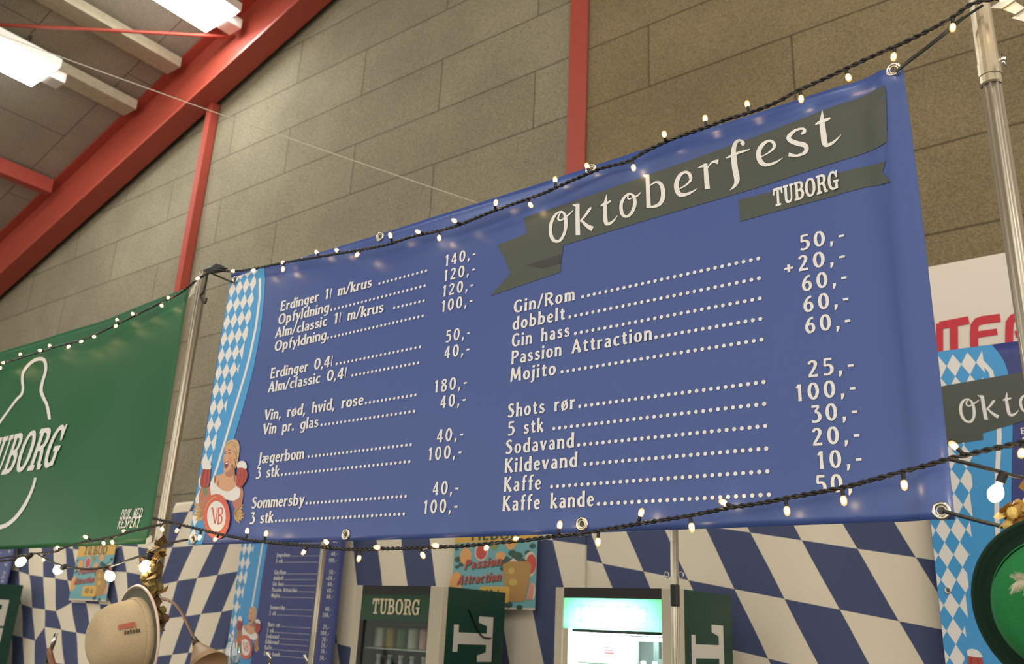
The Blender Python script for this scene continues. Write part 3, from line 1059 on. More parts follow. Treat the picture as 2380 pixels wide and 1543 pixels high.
DIRNDL = mat('dirndl_green_print', (120, 132, 84), 0.45)
LIPS = mat('lip_print', (190, 84, 76), 0.45)
leaves = []
rl = random.Random(3)
for cx, cy, s, n_ in ((395, 1180, -1, 7), (400, 1090, -1, 4), (790, 1180, 1, 7), (800, 1080, 1, 6)):
    for k in range(n_):
        a = math.radians(-70 + 140 * (k + .5) / n_ + rl.uniform(-6, 6)) + (math.pi if s < 0 else 0)
        L_ = rl.uniform(95, 150)
        dx, dy = math.cos(a), math.sin(a)
        leaves.append(wpoly([(cx - dx * 10, cy - dy * 10), (cx + dx * L_ * .5 - dy * 26, cy + dy * L_ * .5 + dx * 26), (cx + dx * L_, cy + dy * L_), (cx + dx * L_ * .5 + dy * 26, cy + dy * L_ * .5 - dx * 26)]))
WAIT.append(('straw_leaves', STRAW, leaves))
WAIT.append(('straw_veins', BLONDD, [p for q in leaves for p in ribbon([(q[0][0], q[0][1], .0016), ((q[0][0] + q[2][0]) / 2, (q[0][1] + q[2][1]) / 2, .0016), (q[2][0], q[2][1], .0006)], 0)]))
WAIT.append(('printed_arm', SKIN2, [wblob([(385, 815), (440, 800), (495, 850), (502, 960), (470, 1060), (420, 1140), (370, 1120), (345, 1040), (350, 920)])]))
WAIT.append(('printed_sleeve', DIRNDL, [wblob([(400, 850), (440, 835), (455, 900), (430, 950), (400, 920)])]))
WAIT.append(('printed_arm', SKIN2, [wblob([(810, 800), (870, 800), (908, 880), (905, 990), (880, 1080), (820, 1130), (770, 1020)])]))
WAIT.append(('printed_dress', WHITEINK, [wblob([(490, 790), (535, 700), (560, 790), (620, 850), (700, 872), (770, 850), (810, 810), (870, 860), (862, 960), (790, 1010), (700, 1000), (560, 985), (500, 930)])]))
WAIT.append(('printed_shoulders', SKIN, [wblob([(556, 700), (620, 678), (672, 640), (690, 590), (770, 570), (800, 660), (838, 740), (830, 800), (770, 870), (700, 892), (620, 860), (565, 800)])]))
WAIT.append(('printed_shade', SKIN2, [wblob([(672, 645), (720, 640), (780, 580), (796, 650), (760, 700), (700, 700)]), wblob([(590, 750), (606, 760), (600, 830), (582, 810)])]))
WAIT.append(('printed_hair', BLOND, [wblob([(676, 350), (690, 290), (735, 240), (795, 226), (845, 250), (864, 320), (858, 420), (840, 520), (812, 600), (780, 560), (760, 440), (720, 360)])]))
WAIT.append(('printed_hair_strands', BLONDD, [p for st_ in ([(700, 300, 7), (760, 262, 9), (820, 290, 6)], [(760, 300, 6), (812, 320, 10), (838, 420, 6)], [(790, 370, 8), (826, 440, 14), (812, 560, 6)], [(800, 470, 14), (812, 540, 12), (800, 620, 5)]) for p in wstroke(st_)]))
WAIT.append(('printed_face', SKIN, [wblob([(672, 372), (700, 318), (750, 304), (786, 350), (794, 440), (780, 520), (752, 590), (712, 640), (680, 652), (664, 618), (668, 560), (658, 505), (652, 478), (668, 440)])]))
WAIT.append(('printed_cheek', mat('flushed_skin_print', (216, 138, 108), .45), [wblob([(728, 460), (762, 450), (772, 500), (748, 545), (726, 510)])]))
WAIT.append(('printed_mouth', MOUTH, [wblob([(672, 530), (700, 520), (730, 512), (722, 556), (700, 592), (678, 588)])]))
WAIT.append(('printed_teeth', WHITEINK, [wblob([(678, 532), (704, 524), (724, 520), (716, 538), (690, 544)])]))
WAIT.append(('printed_lip', LIPS, [p for st_ in ([(668, 528, 8), (700, 515, 9), (732, 508, 5)], [(676, 590, 6), (700, 596, 9), (722, 562, 6)]) for p in wstroke(st_)]))
WAIT.append(('printed_eyes', MOUTH, [p for st_ in ([(672, 412, 5), (684, 404, 9), (698, 410, 5)], [(722, 408, 5), (740, 398, 9), (758, 406, 4)], [(670, 384, 4), (686, 376, 6), (700, 382, 3)], [(720, 374, 4), (742, 362, 7), (762, 372, 3)], [(662, 480, 4), (670, 492, 6), (684, 486, 3)]) for p in wstroke(st_)]))
WAIT.append(('printed_braid', BLONDD, [p for st_ in ([(790, 560, 16), (800, 640, 18), (800, 700, 16), (806, 770, 10)], [(552, 690, 14), (550, 740, 16), (548, 790, 8)]) for p in wstroke(st_)]))
WAIT.append(('printed_mug', BEER, [wblob([(405, 600), (452, 590), (498, 596), (496, 690), (476, 820), (420, 838), (372, 825), (374, 720)])]))
WAIT.append(('printed_mug', BEER, [wblob([(850, 592), (905, 585), (952, 602), (970, 695), (935, 785), (880, 842), (830, 820), (826, 740)])]))
WAIT.append(('mug_facets', mat('dark_beer_print', (140, 48, 44), .45), [p for st_ in ([(420, 620, 10), (400, 720, 12), (400, 810, 8)], [(466, 620, 8), (456, 730, 10), (440, 815, 6)], [(880, 620, 8), (880, 700, 10), (858, 790, 6)], [(930, 630, 8), (930, 710, 10), (900, 790, 6)]) for p in wstroke(st_)]))
WAIT.append(('printed_foam', WHITEINK, [wblob([(400, 604), (404, 545), (445, 508), (495, 520), (510, 600), (455, 612)])]))
WAIT.append(('printed_foam', WHITEINK, [wblob([(844, 596), (840, 545), (878, 508), (930, 508), (962, 556), (956, 606), (900, 590)])]))
WAIT.append(('printed_barrel', BARREL, [wpoly(disc(578, 1215, 1, 36, 172, 290))]))
WAIT.append(('barrel_face', WHITEINK, [wpoly(disc(578, 1215, 1, 36, 118, 198))]))
WAIT.append(('barrel_monogram', BARREL, wstroke([(512, 1120, 10), (530, 1106, 16), (540, 1180, 20), (560, 1306, 14)]) + wstroke([(558, 1308, 12), (578, 1230, 14), (590, 1140, 14), (582, 1100, 8)]) + wstroke([(606, 1106, 14), (608, 1210, 16), (596, 1318, 16)]) + wstroke([(602, 1108, 10), (650, 1112, 18), (650, 1178, 16), (606, 1202, 12), (644, 1218, 18), (638, 1292, 18), (590, 1312, 12)])))
tick = []
for k in range(26):
    a = math.radians(200 + 140 * k / 25) if k < 13 else math.radians(20 + 140 * (k - 13) / 12)
    x, y = 578 + 146 * math.cos(a), 1215 + 246 * math.sin(a)
    tick.append(wpoly(disc(x, y, 1, 4, 8, 16)))
WAIT.append(('barrel_lettering', STRAW, tick))


def waitress(sheet, parent, dx, dz, s, zmin=-9, layer=.0020):
    for i, (nm, m_, polys) in enumerate(WAIT):
        P = []
        for poly in polys:
            P.append([(dx + p[0] * s, max(zmin, dz + p[1] * s)) for p in poly])
        obj(nm, sheet.ink(P, layer + .00018 * i, .1, 0), m_, parent)


waitress(MS, mb, WX0, WZ0, 1.0, BZ0 + .001)


# ================================================================== GREEN BANNER (left)
GX1 = -3.352
GX0 = -6.6
GZ0, GZ1 = EYE + .270, EYE + 1.352


def green_wave(x, z):
    return .010 * math.sin(1.7 * x + 1.2 * z) + .006 * math.sin(4.1 * (x + z)) + .003 * math.sin(9 * x - 4 * z)


GS = Sheet(YB, green_wave)
gb = thing('green_banner', 'large green brewery banner with a white bottle outline, upper left of the stall', 'banner', (-4.8, YB, GZ0))


def green_outline(u, v):
    x = GX0 + (GX1 - GX0) * u
    top = GZ1 + .018 * max(0, (u - .75) / .25) ** 2
    return x, GZ0 + (top - GZ0) * v


cl = obj('banner_cloth', GS.cloth(green_outline, 120, 44), GREENV, gb, smooth=True)
md = cl.modifiers.new('thickness', 'SOLIDIFY')
md.thickness = .0012
md.offset = -1
OG, KG = (0, 800), 3.427


def gpolys(strokes):
    out = []
    for s in strokes:
        for q in ribbon(s, 6):
            out.append(px_poly(q, OG, KG))
    return out


obj('bottle_outline', GS.ink(gpolys([[(-150, 760, 18), (-60, 670, 18), (0, 592, 18), (60, 515, 18), (120, 440, 20), (162, 400, 22), (176, 350, 22), (170, 290, 22), (175, 230, 22), (205, 180, 24), (250, 138, 26), (300, 116, 28), (345, 122, 28), (362, 160, 26), (362, 220, 22), (340, 300, 22), (330, 370, 26), (350, 430, 26), (372, 480, 22), (384, 540, 24), (390, 598, 22)],
                                    [(270, 1060, 20), (250, 1130, 22), (215, 1210, 24), (170, 1290, 28), (110, 1370, 28), (50, 1425, 30), (0, 1450, 32), (-80, 1465, 30), (-180, 1450, 26)]]), .002, 0, .000004), WHITEINK, gb)
kxw = (PX(127, 1076)[0] - PX(0, 1104)[0]) / 318
capw = PX(63, 1003)[1] - PX(54, 1095)[1]
gl = slab_word('TUBORG', PX(0, 1104)[0] - 162 * kxw, PX(54, 1095)[1], capw, 474 * kxw, .30, 1)
obj('brand_lettering', GS.ink(gl, .0022, 0, .00001), WHITEINK, gb)
zt = PX(300, 1206)[1]
obj('small_lettering', GS.ink(text_polys('DRIK MED', PX(278, 1206)[0], PX(327, 1204)[0], PX(300, 1206)[1], .042, -.02, 'fit', .18) + text_polys('RESPEKT', PX(272, 1227)[0], PX(322, 1225)[0], PX(297, 1227)[1], .046, -.02, 'fit', .18), .002, 0, 0), WHITEINK, gb)


# ================================================================== BAVARIAN CHECK CLOTHS behind the stall
YC = 4.65


def lattice_cloth(name, nodes, parity, label, Y=YC, amp=.008, zb=None, cut=None, clipz=None, sub=5):
    """nodes[j][i] = pixel of lattice point (row j, column i); cells alternate navy / cream"""
    bm = B()
    J, I = len(nodes), len(nodes[0])
    P = [[PX(*n, Y) for n in row] for row in nodes]
    cache = {}

    def vert(a, b):
        k = (a, b)
        if k not in cache:
            j, i = min(a // sub, J - 2), min(b // sub, I - 2)
            t, u = a / sub - j, b / sub - i
            x = (P[j][i][0] * (1 - u) + P[j][i + 1][0] * u) * (1 - t) + (P[j + 1][i][0] * (1 - u) + P[j + 1][i + 1][0] * u) * t
            z = (P[j][i][1] * (1 - u) + P[j][i + 1][1] * u) * (1 - t) + (P[j + 1][i][1] * (1 - u) + P[j + 1][i + 1][1] * u) * t
            y = Y + amp * math.sin(7 * x + 2.2 * z) + amp * .6 * math.sin(15 * x - 5 * z + 1)
            cache[k] = bm.verts.new((x, y, z))
        return cache[k]
    for a in range((J - 1) * sub):
        for b in range((I - 1) * sub):
            f = bm.faces.new((vert(a, b), vert(a, b + 1), vert(a + 1, b + 1), vert(a + 1, b)))
            f.material_index = (a // sub + b // sub + parity) % 2
    if clipz:
        for co_, no in clipz:
            r = bmesh.ops.bisect_plane(bm, geom=bm.verts[:] + bm.edges[:] + bm.faces[:], plane_co=co_, plane_no=no, clear_outer=True)
    bmesh.ops.recalc_face_normals(bm, faces=bm.faces)
    zs = [v.co.z for v in bm.verts]
    xs = [v.co.x for v in bm.verts]
    o = obj(name, bm, [CREAM, NAVY], None, ((min(xs) + max(xs)) / 2, Y, min(zs)), smooth=True)
    md = o.modifiers.new('thickness', 'SOLIDIFY')
    md.thickness = .002
    return tag(o, label, 'cloth')


_PX = PX


def PX(px, py, Y=YB):
    if isinstance(py, float) and py > 1e5:
        return (px, py - 2e5)
    return _PX(px, py, Y)


ctop = EYE + .985
seam = PX(1363, 1300, YC)[0]
xr = PX(2190, 1300, YC)[0]
CUT = lambda x0, x1: [((0, 0, ctop), (0, 0, 1)), ((0, 0, EYE - .75), (0, 0, -1)), ((x1, 0, 0), (1, 0, 0)), ((x0, 0, 0), (-1, 0, 0))]
Pq = [PX(*q, YC) for q in ((1746, 1238), (1825, 1392), (1705, 1368), (1952, 1416), (1405, 1307), (2093, 1440))]
eu = ((Pq[5][0] - Pq[4][0]) / 6.0, (Pq[5][1] - Pq[4][1]) / 6.0)
ev = (Pq[1][0] - Pq[0][0], Pq[1][1] - Pq[0][1])
O_ = Pq[1]
Rn = [[(O_[0] + eu[0] * i + ev[0] * j, O_[1] + eu[1] * i + ev[1] * j + 2e5) for i in range(-9, 9)] for j in range(-7, 4)]
lattice_cloth('bavarian_cloth', Rn, 1, 'blue and cream lozenge cloth hanging behind the lit fridge, right half', clipz=CUT(seam, xr))
Pq = [PX(*q, YC) for q in ((1282.5, 1255), (801.5, 1262), (799, 1462.6), (1211, 1483), (835, 1359), (801.5, 1279))]
eu = ((Pq[0][0] - Pq[1][0]) / 7.0, -.036)
ev = (.30, -.98)
O_ = Pq[0]
Mn = [[(O_[0] + eu[0] * i + ev[0] * j, O_[1] + eu[1] * i + ev[1] * j + 2e5) for i in range(-14, 5)] for j in range(-2, 3)]
xm0 = PX(560, 1300, YC)[0]
lattice_cloth('bavarian_cloth', Mn, 0, 'blue and cream lozenge cloth behind the TUBORG fridge, middle stretch', clipz=CUT(xm0, seam - .004), Y=YC + .01)
z3 = lambda x, y: (x / 3.719, 1150 + y / 3.719)
# stretch left of the pole: columns of tall cells
Ln = []
rows_ = []
c_ = [[(150, 95), (250, 120), (352, 140), (448, 160), (545, 175), (600, 190), (700, 200), (830, 210), (930, 215), (1040, 225), (1160, 235), (1290, 245)],
      [(152, 380), (252, 400), (362, 420), (460, 440), (562, 450), (640, 470), (745, 480), (850, 490), (945, 500), (1065, 440), (1195, 450), (1300, 470)],
      [(155, 660), (262, 690), (380, 710), (468, 720), (590, 740), (690, 760), (770, 765), (870, 770), (975, 660), (1100, 668), (1225, 690), (1330, 705)],
      [(185, 945), (290, 975), (385, 992), (482, 1005), (625, 930), (745, 935), (860, 945), (960, 950), (1030, 960), (1130, 960), (1290, 985), (1390, 1000)],
      [(205, 1230), (305, 1262), (388, 1140), (527, 1165), (665, 1190), (790, 1215), (900, 1225), (990, 1235), (1080, 1240), (1180, 1250), (1340, 1270), (1440, 1280)],
      [(215, 1520), (310, 1540), (410, 1440), (560, 1465), (690, 1490), (800, 1515), (915, 1520), (1010, 1530), (1110, 1540), (1230, 1550), (1370, 1560), (1470, 1570)],
      [(225, 1800), (315, 1830), (425, 1740), (585, 1765), (700, 1790), (810, 1815), (930, 1820), (1030, 1830), (1140, 1840), (1260, 1850), (1400, 1860), (1490, 1870)]]
for r in c_:
    Ln.append([z3(r[0][0] - 330, r[0][1] - 60), z3(r[0][0] - 220, r[0][1] - 40), z3(r[0][0] - 110, r[0][1] - 20)] + [z3(*p) for p in r])
top_ = [[(2 * a[0] - b[0], 2 * a[1] - b[1]) for a, b in zip(Ln[0], Ln[1])]]
xl1 = PX(382, 1300, YC)[0]
lattice_cloth('bavarian_cloth', top_ + Ln, 0, 'blue and cream check cloth behind the tilted beige hat, far left', clipz=CUT(-12.2, xl1))
# stretch right of the pole: cells lean the other way
g_ = [[(1640, 145), (1800, 130), (1990, 110), (2150, 90), (2310, 70), (2470, 50)],
      [(1500, 455), (1680, 440), (1838, 420), (1998, 400), (2165, 380), (2340, 360)],
      [(1375, 780), (1540, 745), (1705, 720), (1882, 690), (2066, 660), (2240, 630)],
      [(1290, 1110), (1450, 1070), (1610, 1050), (1740, 1030), (1908, 1010), (2060, 985)],
      [(1190, 1430), (1330, 1400), (1490, 1380), (1640, 1365), (1790, 1350), (1950, 1330)],
      [(1090, 1760), (1230, 1730), (1380, 1710), (1530, 1695), (1680, 1680), (1830, 1660)]]
Cn = [[z3(2 * r[0][0] - r[1][0], 2 * r[0][1] - r[1][1])] + [z3(*p) for p in r] for r in g_]
top_ = [[(2 * a[0] - b[0], 2 * a[1] - b[1]) for a, b in zip(Cn[0], Cn[1])]]
lattice_cloth('bavarian_cloth', top_ + Cn, 0, 'blue and cream lozenge cloth leaning to the right, just right of the left pole', clipz=CUT(xl1 + .004, PX(575, 1300, YC)[0]), Y=YC + .004)

# ================================================================== NARROW PORTRAIT MENUS on the cloth
YP = 4.56


def portrait_menu(xl, label, group, title=True, waves=.004, text_off=.475):
    W_, zt, zb = 1.235, EYE + 1.41, EYE - .62
    sh = Sheet(YP, lambda x, z: waves * math.sin(4.2 * (x - xl) + 1.3 * z))
    t = thing('portrait_menu', label, 'banner', (xl + W_ / 2, YP, zb), group)
    cl = obj('banner_cloth', sh.cloth(lambda u, v: (xl + W_ * u, zb + (zt - zb) * v), 24, 30), mat('deep_blue_vinyl', (58, 66, 122), .42, spec=.4), t, smooth=True)
    md = cl.modifiers.new('thickness', 'SOLIDIFY')
    md.thickness = .0015
    md.offset = -1
    sh2 = lambda z: EYE + z
    right = interp([(sh2(z), xl + x) for z, x in ((1.42, .35), (1.36, .385), (1.30, .405), (1.2, .414), (1.08, .408), (.9, .382), (.70, .355), (.6, .345), (.3, .33), (-.1, .33), (-.62, .32))])
    line = interp([(sh2(z), xl + x) for z, x in ((1.34, .30), (1.28, .338), (1.15, .350), (.964, .338), (.8, .310), (.608, .285), (.35, .268), (.08, .250))])
    inn = interp([(sh2(z), xl + x) for z, x in ((1.4, .32), (1.2, .30), (1.05, .25), (.9, .22), (.7, .19), (.5, .165), (.3, .13), (.1, .10), (-.1, .07), (-.6, .05))])
    lozenge_band(sh, t, xl + .001, zt - .001, zb + .002, right, inn, .065, .112, xl + .183, EYE + 1.106, EYE + 1.34, EYE + .09, line)
    for z in (zt - .04, EYE + .275, zb + .5):
        eyelet(t, xl + .045, sh.y(xl + .045, z), z, .012)
    waitress(sh, t, xl + .075, EYE + .10, 1.04, zb + .01)
    # ribbon and title
    ks, x0, z0 = 1.13, xl + .185, EYE + 1.105
    bo = PX(OA[0] + 150 / KA, OA[1] + 1395 / KA)
    rp = [[(xl + .001, EYE + 1.225), (xl + .9, EYE + 1.285), (xl + .9, EYE + 1.105), (xl + .46, EYE + 1.03), (xl + .27, EYE + .985), (xl + .27, EYE + .955), (xl + .001, EYE + .935)]]
    obj('title_ribbon', sh.ink(rp, .0030, .1, 0), OLIVE, t, label='dark olive ribbon')
    if title:
        for k_ in ('O', 'k', 't', 'o', 'b', 'e', 'r', 'f', 'e.', 's', 't.'):
            P = title_polys([k_], lambda x, z: (x0 + (x - bo[0]) * ks * .90, z0 - .055 + (z - bo[1]) * ks))
            P = [p for p in P if max(q[0] for q in p) < xl + .9]
            if P:
                obj('title_letter', sh.ink(P, .0042, 0, .000008), WHITEINK, t)
    rows = [(.966, 0), (.9235, 1), (.881, 2), (.8385, 3), (.757, 4), (.7145, 5), (.626, 6), (.572, 7), (.478, 8), (.432, 9), (.347, 12), (.304, 13), (.261, 14), (.217, 15), (.174, 16),
            (.088, 10), (.045, 11), (-.037, 17), (-.080, 18), (-.121, 19), (-.161, 20), (-.202, 21), (-.245, 22)]
    for z, i in rows:
        r = ROWS[i]
        base = -2.712 if i < 12 else -1.556
        kx = .62
        wt = min(.40, (r[2] - r[1]) * kx)
        xa = xl + text_off
        pw = (r[7] - r[6]) * kx
        pe = xl + 1.165
        menu_row(sh, t, .0016, r[0], xa, xa + wt, xa + wt + .02, xl + .955, r[5], pe - pw, pe, EYE + z, .030, .015, .0032)
    return t


portrait_menu(PX(2171, 1300, YP)[0], 'narrow blue menu banner at the right edge, its dark ribbon starting Okto', None, text_off=.428)
portrait_menu(-6.245, 'narrow blue menu banner below the big one, left of the TUBORG fridge', None)
portrait_menu(PX(26, 1310, YP)[0] - 1.235, 'narrow blue menu banner at the far left edge under the green banner', None, title=False)


# ================================================================== POSTERS
YQ = 4.60
TEAL = mat('teal_poster', (120, 176, 178), .5)
YEL = mat('yellow_poster', (226, 178, 84), .5)
PKRED = mat('poster_red', (206, 84, 76), .5)
PSHAD = mat('poster_dark_green', (66, 92, 78), .5)
PORNG = mat('poster_orange', (232, 168, 100), .5)
PGLS = mat('poster_drink', (186, 142, 82), .5)
PPALE = mat('poster_pale', (226, 204, 184), .5)
PINK = mat('poster_pink', (220, 150, 124), .5)


def poster(xl, zb, label):
    W_ = .684
    sh = Sheet(YQ, lambda x, z: .003 * math.sin(6 * x))
    t = thing('cocktail_poster', label, 'poster', (xl + W_ / 2, YQ, zb))
    H_ = .54
    obj('poster_sheet', sh.cloth(lambda u, v: (xl + W_ * u, zb + H_ * v), 14, 10), TEAL, t).modifiers.new('thickness', 'SOLIDIFY').thickness = .002
    q = lambda a, b: (xl + W_ * a, zb + W_ * b)
    el = lambda a, b, r, sy=1.0, n=18: [q(a + r * math.cos(2 * math.pi * k / n), b + r * sy * math.sin(2 * math.pi * k / n)) for k in range(n)]
    ink = lambda nm, P, m_, lift: obj(nm, sh.ink(P, lift, .1, 0), m_, t)
    ink('bottom_band', [[q(0, 0), q(1, 0), q(1, .018), q(0, .018)]], PPALE, .0008)
    ink('offer_band', [[q(0, .60), q(1, .625), q(1, .79), q(0, .79)]], YEL, .001)
    ink('offer_lettering', text_polys('TILBUD', q(.18, 0)[0], q(.80, 0)[0], q(0, .625)[1], .085), PSHAD, .0016)
    lv = []
    for a, b, r in ((.06, .45, .05), (.10, .40, .035), (.03, .55, .03), (.63, .43, .08), (.78, .47, .07), (.72, .50, .05), (.9, .50, .04), (.95, .56, .04), (.05, .38, .03), (.62, .36, .04), (.83, .02, .04), (.70, .04, .05)):
        lv.append(el(a, b, r, .6, 8))
    ink('leaves', lv, PSHAD, .0012)
    ink('orange_slices', [el(.15, .48, .075, 1.05), el(.58, .475, .06, .7), el(.70, .585, .065, .8), el(.05, .23, .08, 1.3)], PORNG, .0014)
    ink('grapefruit_rim', [el(.345, .515, .082), el(.93, .40, .07, 1.6), el(.97, .16, .03, 2.4)], PPALE, .0015)
    ink('grapefruit', [el(.345, .515, .068), el(.94, .40, .058, 1.5)], PKRED, .0017)
    ink('kiwi', [el(.5, .57, .04)], mat('poster_kiwi', (150, 150, 80), .5), .0017)
    ink('drink_shadow', [[q(.60, .40), q(.68, .45), q(.86, .45), q(.93, .40), q(.72, .30)]], PSHAD, .0019)
    ink('drink_glass', [[q(.615, .40), q(.69, .425), q(.90, .425), q(.945, .39), q(.935, .30), q(.885, .075), q(.72, .065), q(.655, .17), q(.63, .27)]], PGLS, .0021)
    ink('ice', [[q(.69, .425), q(.735, .455), q(.79, .425)]], PPALE, .0022)
    ink('lemon', [el(.745, .24, .05, .6), el(.72, .34, .035, .8)], mat('poster_lemon', (206, 178, 90), .5), .0022)
    ink('pink_wedge', [[q(.90, .09), q(.97, .09), q(.985, .21), q(.94, .25)]], PINK, .0020)
    for (s, a0, a1, b) in (('Passion', .14, .59, .355), ('Attraction', .06, .59, .215)):
        x0, x1 = q(a0, 0)[0], q(a1, 0)[0]
        z0 = q(0, b)[1]
        ink('title_shadow', [[(p[0] + .006, p[1] - .006) for p in P] for P in text_polys(s, x0, x1, z0, .062, .05, 'fit', .30, z0 + .026)], PSHAD, .0020)
        ink('title_lettering', text_polys(s, x0, x1, z0, .062, .0, 'fit', .30, z0 + .026), PKRED, .0026)
    bxp = []
    x0, x1, z0, z1, r = .35, .71, .055, .20, .03
    for cx, cz, a0 in ((x1 - r, z1 - r, 0), (x0 + r, z1 - r, 90), (x0 + r, z0 + r, 180), (x1 - r, z0 + r, 270)):
        for k in range(5):
            a = math.radians(a0 + 22.5 * k)
            bxp.append(q(cx + r * math.cos(a), cz + r * math.sin(a)))
    ink('price_box', [bxp], YEL, .0028)
    ink('price_lettering', text_polys('40 kr', q(.42, 0)[0], q(.64, 0)[0], q(0, .10)[1], .05), PSHAD, .0032)
    return t


poster(PX(1054, 1300, YQ)[0], PX(1245, 1418, YQ)[1], 'teal Passion Attraction cocktail poster between the two fridges')
poster(PX(172, 1330, YQ)[0], PX(205, 1396, YQ)[1], 'teal cocktail poster at the left, yellow TILBUD band and price box')

# ================================================================== SHOP SIGN on the wall
YS = 5.38
sg0, sg1 = PX(2120, 700, YS)[0], PX(2520, 700, YS)[0]
szt, szb = EYE + .409 * YS, EYE + .27 * YS
sgn = thing('shop_sign', 'white sign board with big red letters NTER behind the pole at the right', 'sign', ((sg0 + sg1) / 2, YS, szb))
obj('board', bx(sg0, YS, szb, sg1, YS + .03, szt), mat('white_sign_board', (226, 212, 194), .5), sgn)
SS = Sheet(YS)
SR = mat('sign_red', (196, 24, 40), .45)
SPX = lambda pts: [[PX(*p, YS) for p in q] for q in pts]


def sstroke(pts):
    out = []
    for q in ribbon(pts, 0):
        out.append([PX(*p, YS) for p in q])
    return out


obj('letter_n', SS.ink(sstroke([(2184, 752, 17), (2184, 830, 17)]) + sstroke([(2142, 758, 17), (2184, 830, 17)]) + sstroke([(2140, 758, 17), (2140, 840, 17)]), .003, 0, .00005), SR, sgn)
obj('letter_t', SS.ink(sstroke([(2184, 757, 18), (2252, 744, 18)]) + sstroke([(2217, 750, 19), (2218, 830, 19)]), .0042, 0, .00005), SR, sgn)
obj('letter_e', SS.ink(sstroke([(2325, 739, 19), (2285, 744, 19), (2272, 748, 19), (2265, 757, 19), (2264, 775, 19), (2265, 830, 19)]) + sstroke([(2264, 779, 15), (2318, 771, 15)]) + sstroke([(2264, 824, 17), (2324, 815, 17)]), .0034, 0, .00005), SR, sgn)
obj('letter_r', SS.ink(sstroke([(2345, 822, 19), (2346, 770, 19), (2347, 750, 19), (2354, 740, 19), (2366, 735, 19), (2392, 731, 19), (2402, 742, 17), (2400, 766, 17), (2360, 778, 17)]) + sstroke([(2375, 776, 18), (2408, 815, 18)]), .003, 0, .00005), SR, sgn)
# stub bracket on the sign's lower rim
# ================================================================== FRIDGES
YF, YFB = 3.9, 4.48
FTOP = EYE + .232
SHELFM = mat('shelf_wire_white', (190, 195, 190), .4)
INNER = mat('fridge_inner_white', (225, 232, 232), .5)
GLASS = glass('fridge_door_glass', (.84, .88, .84), .022)


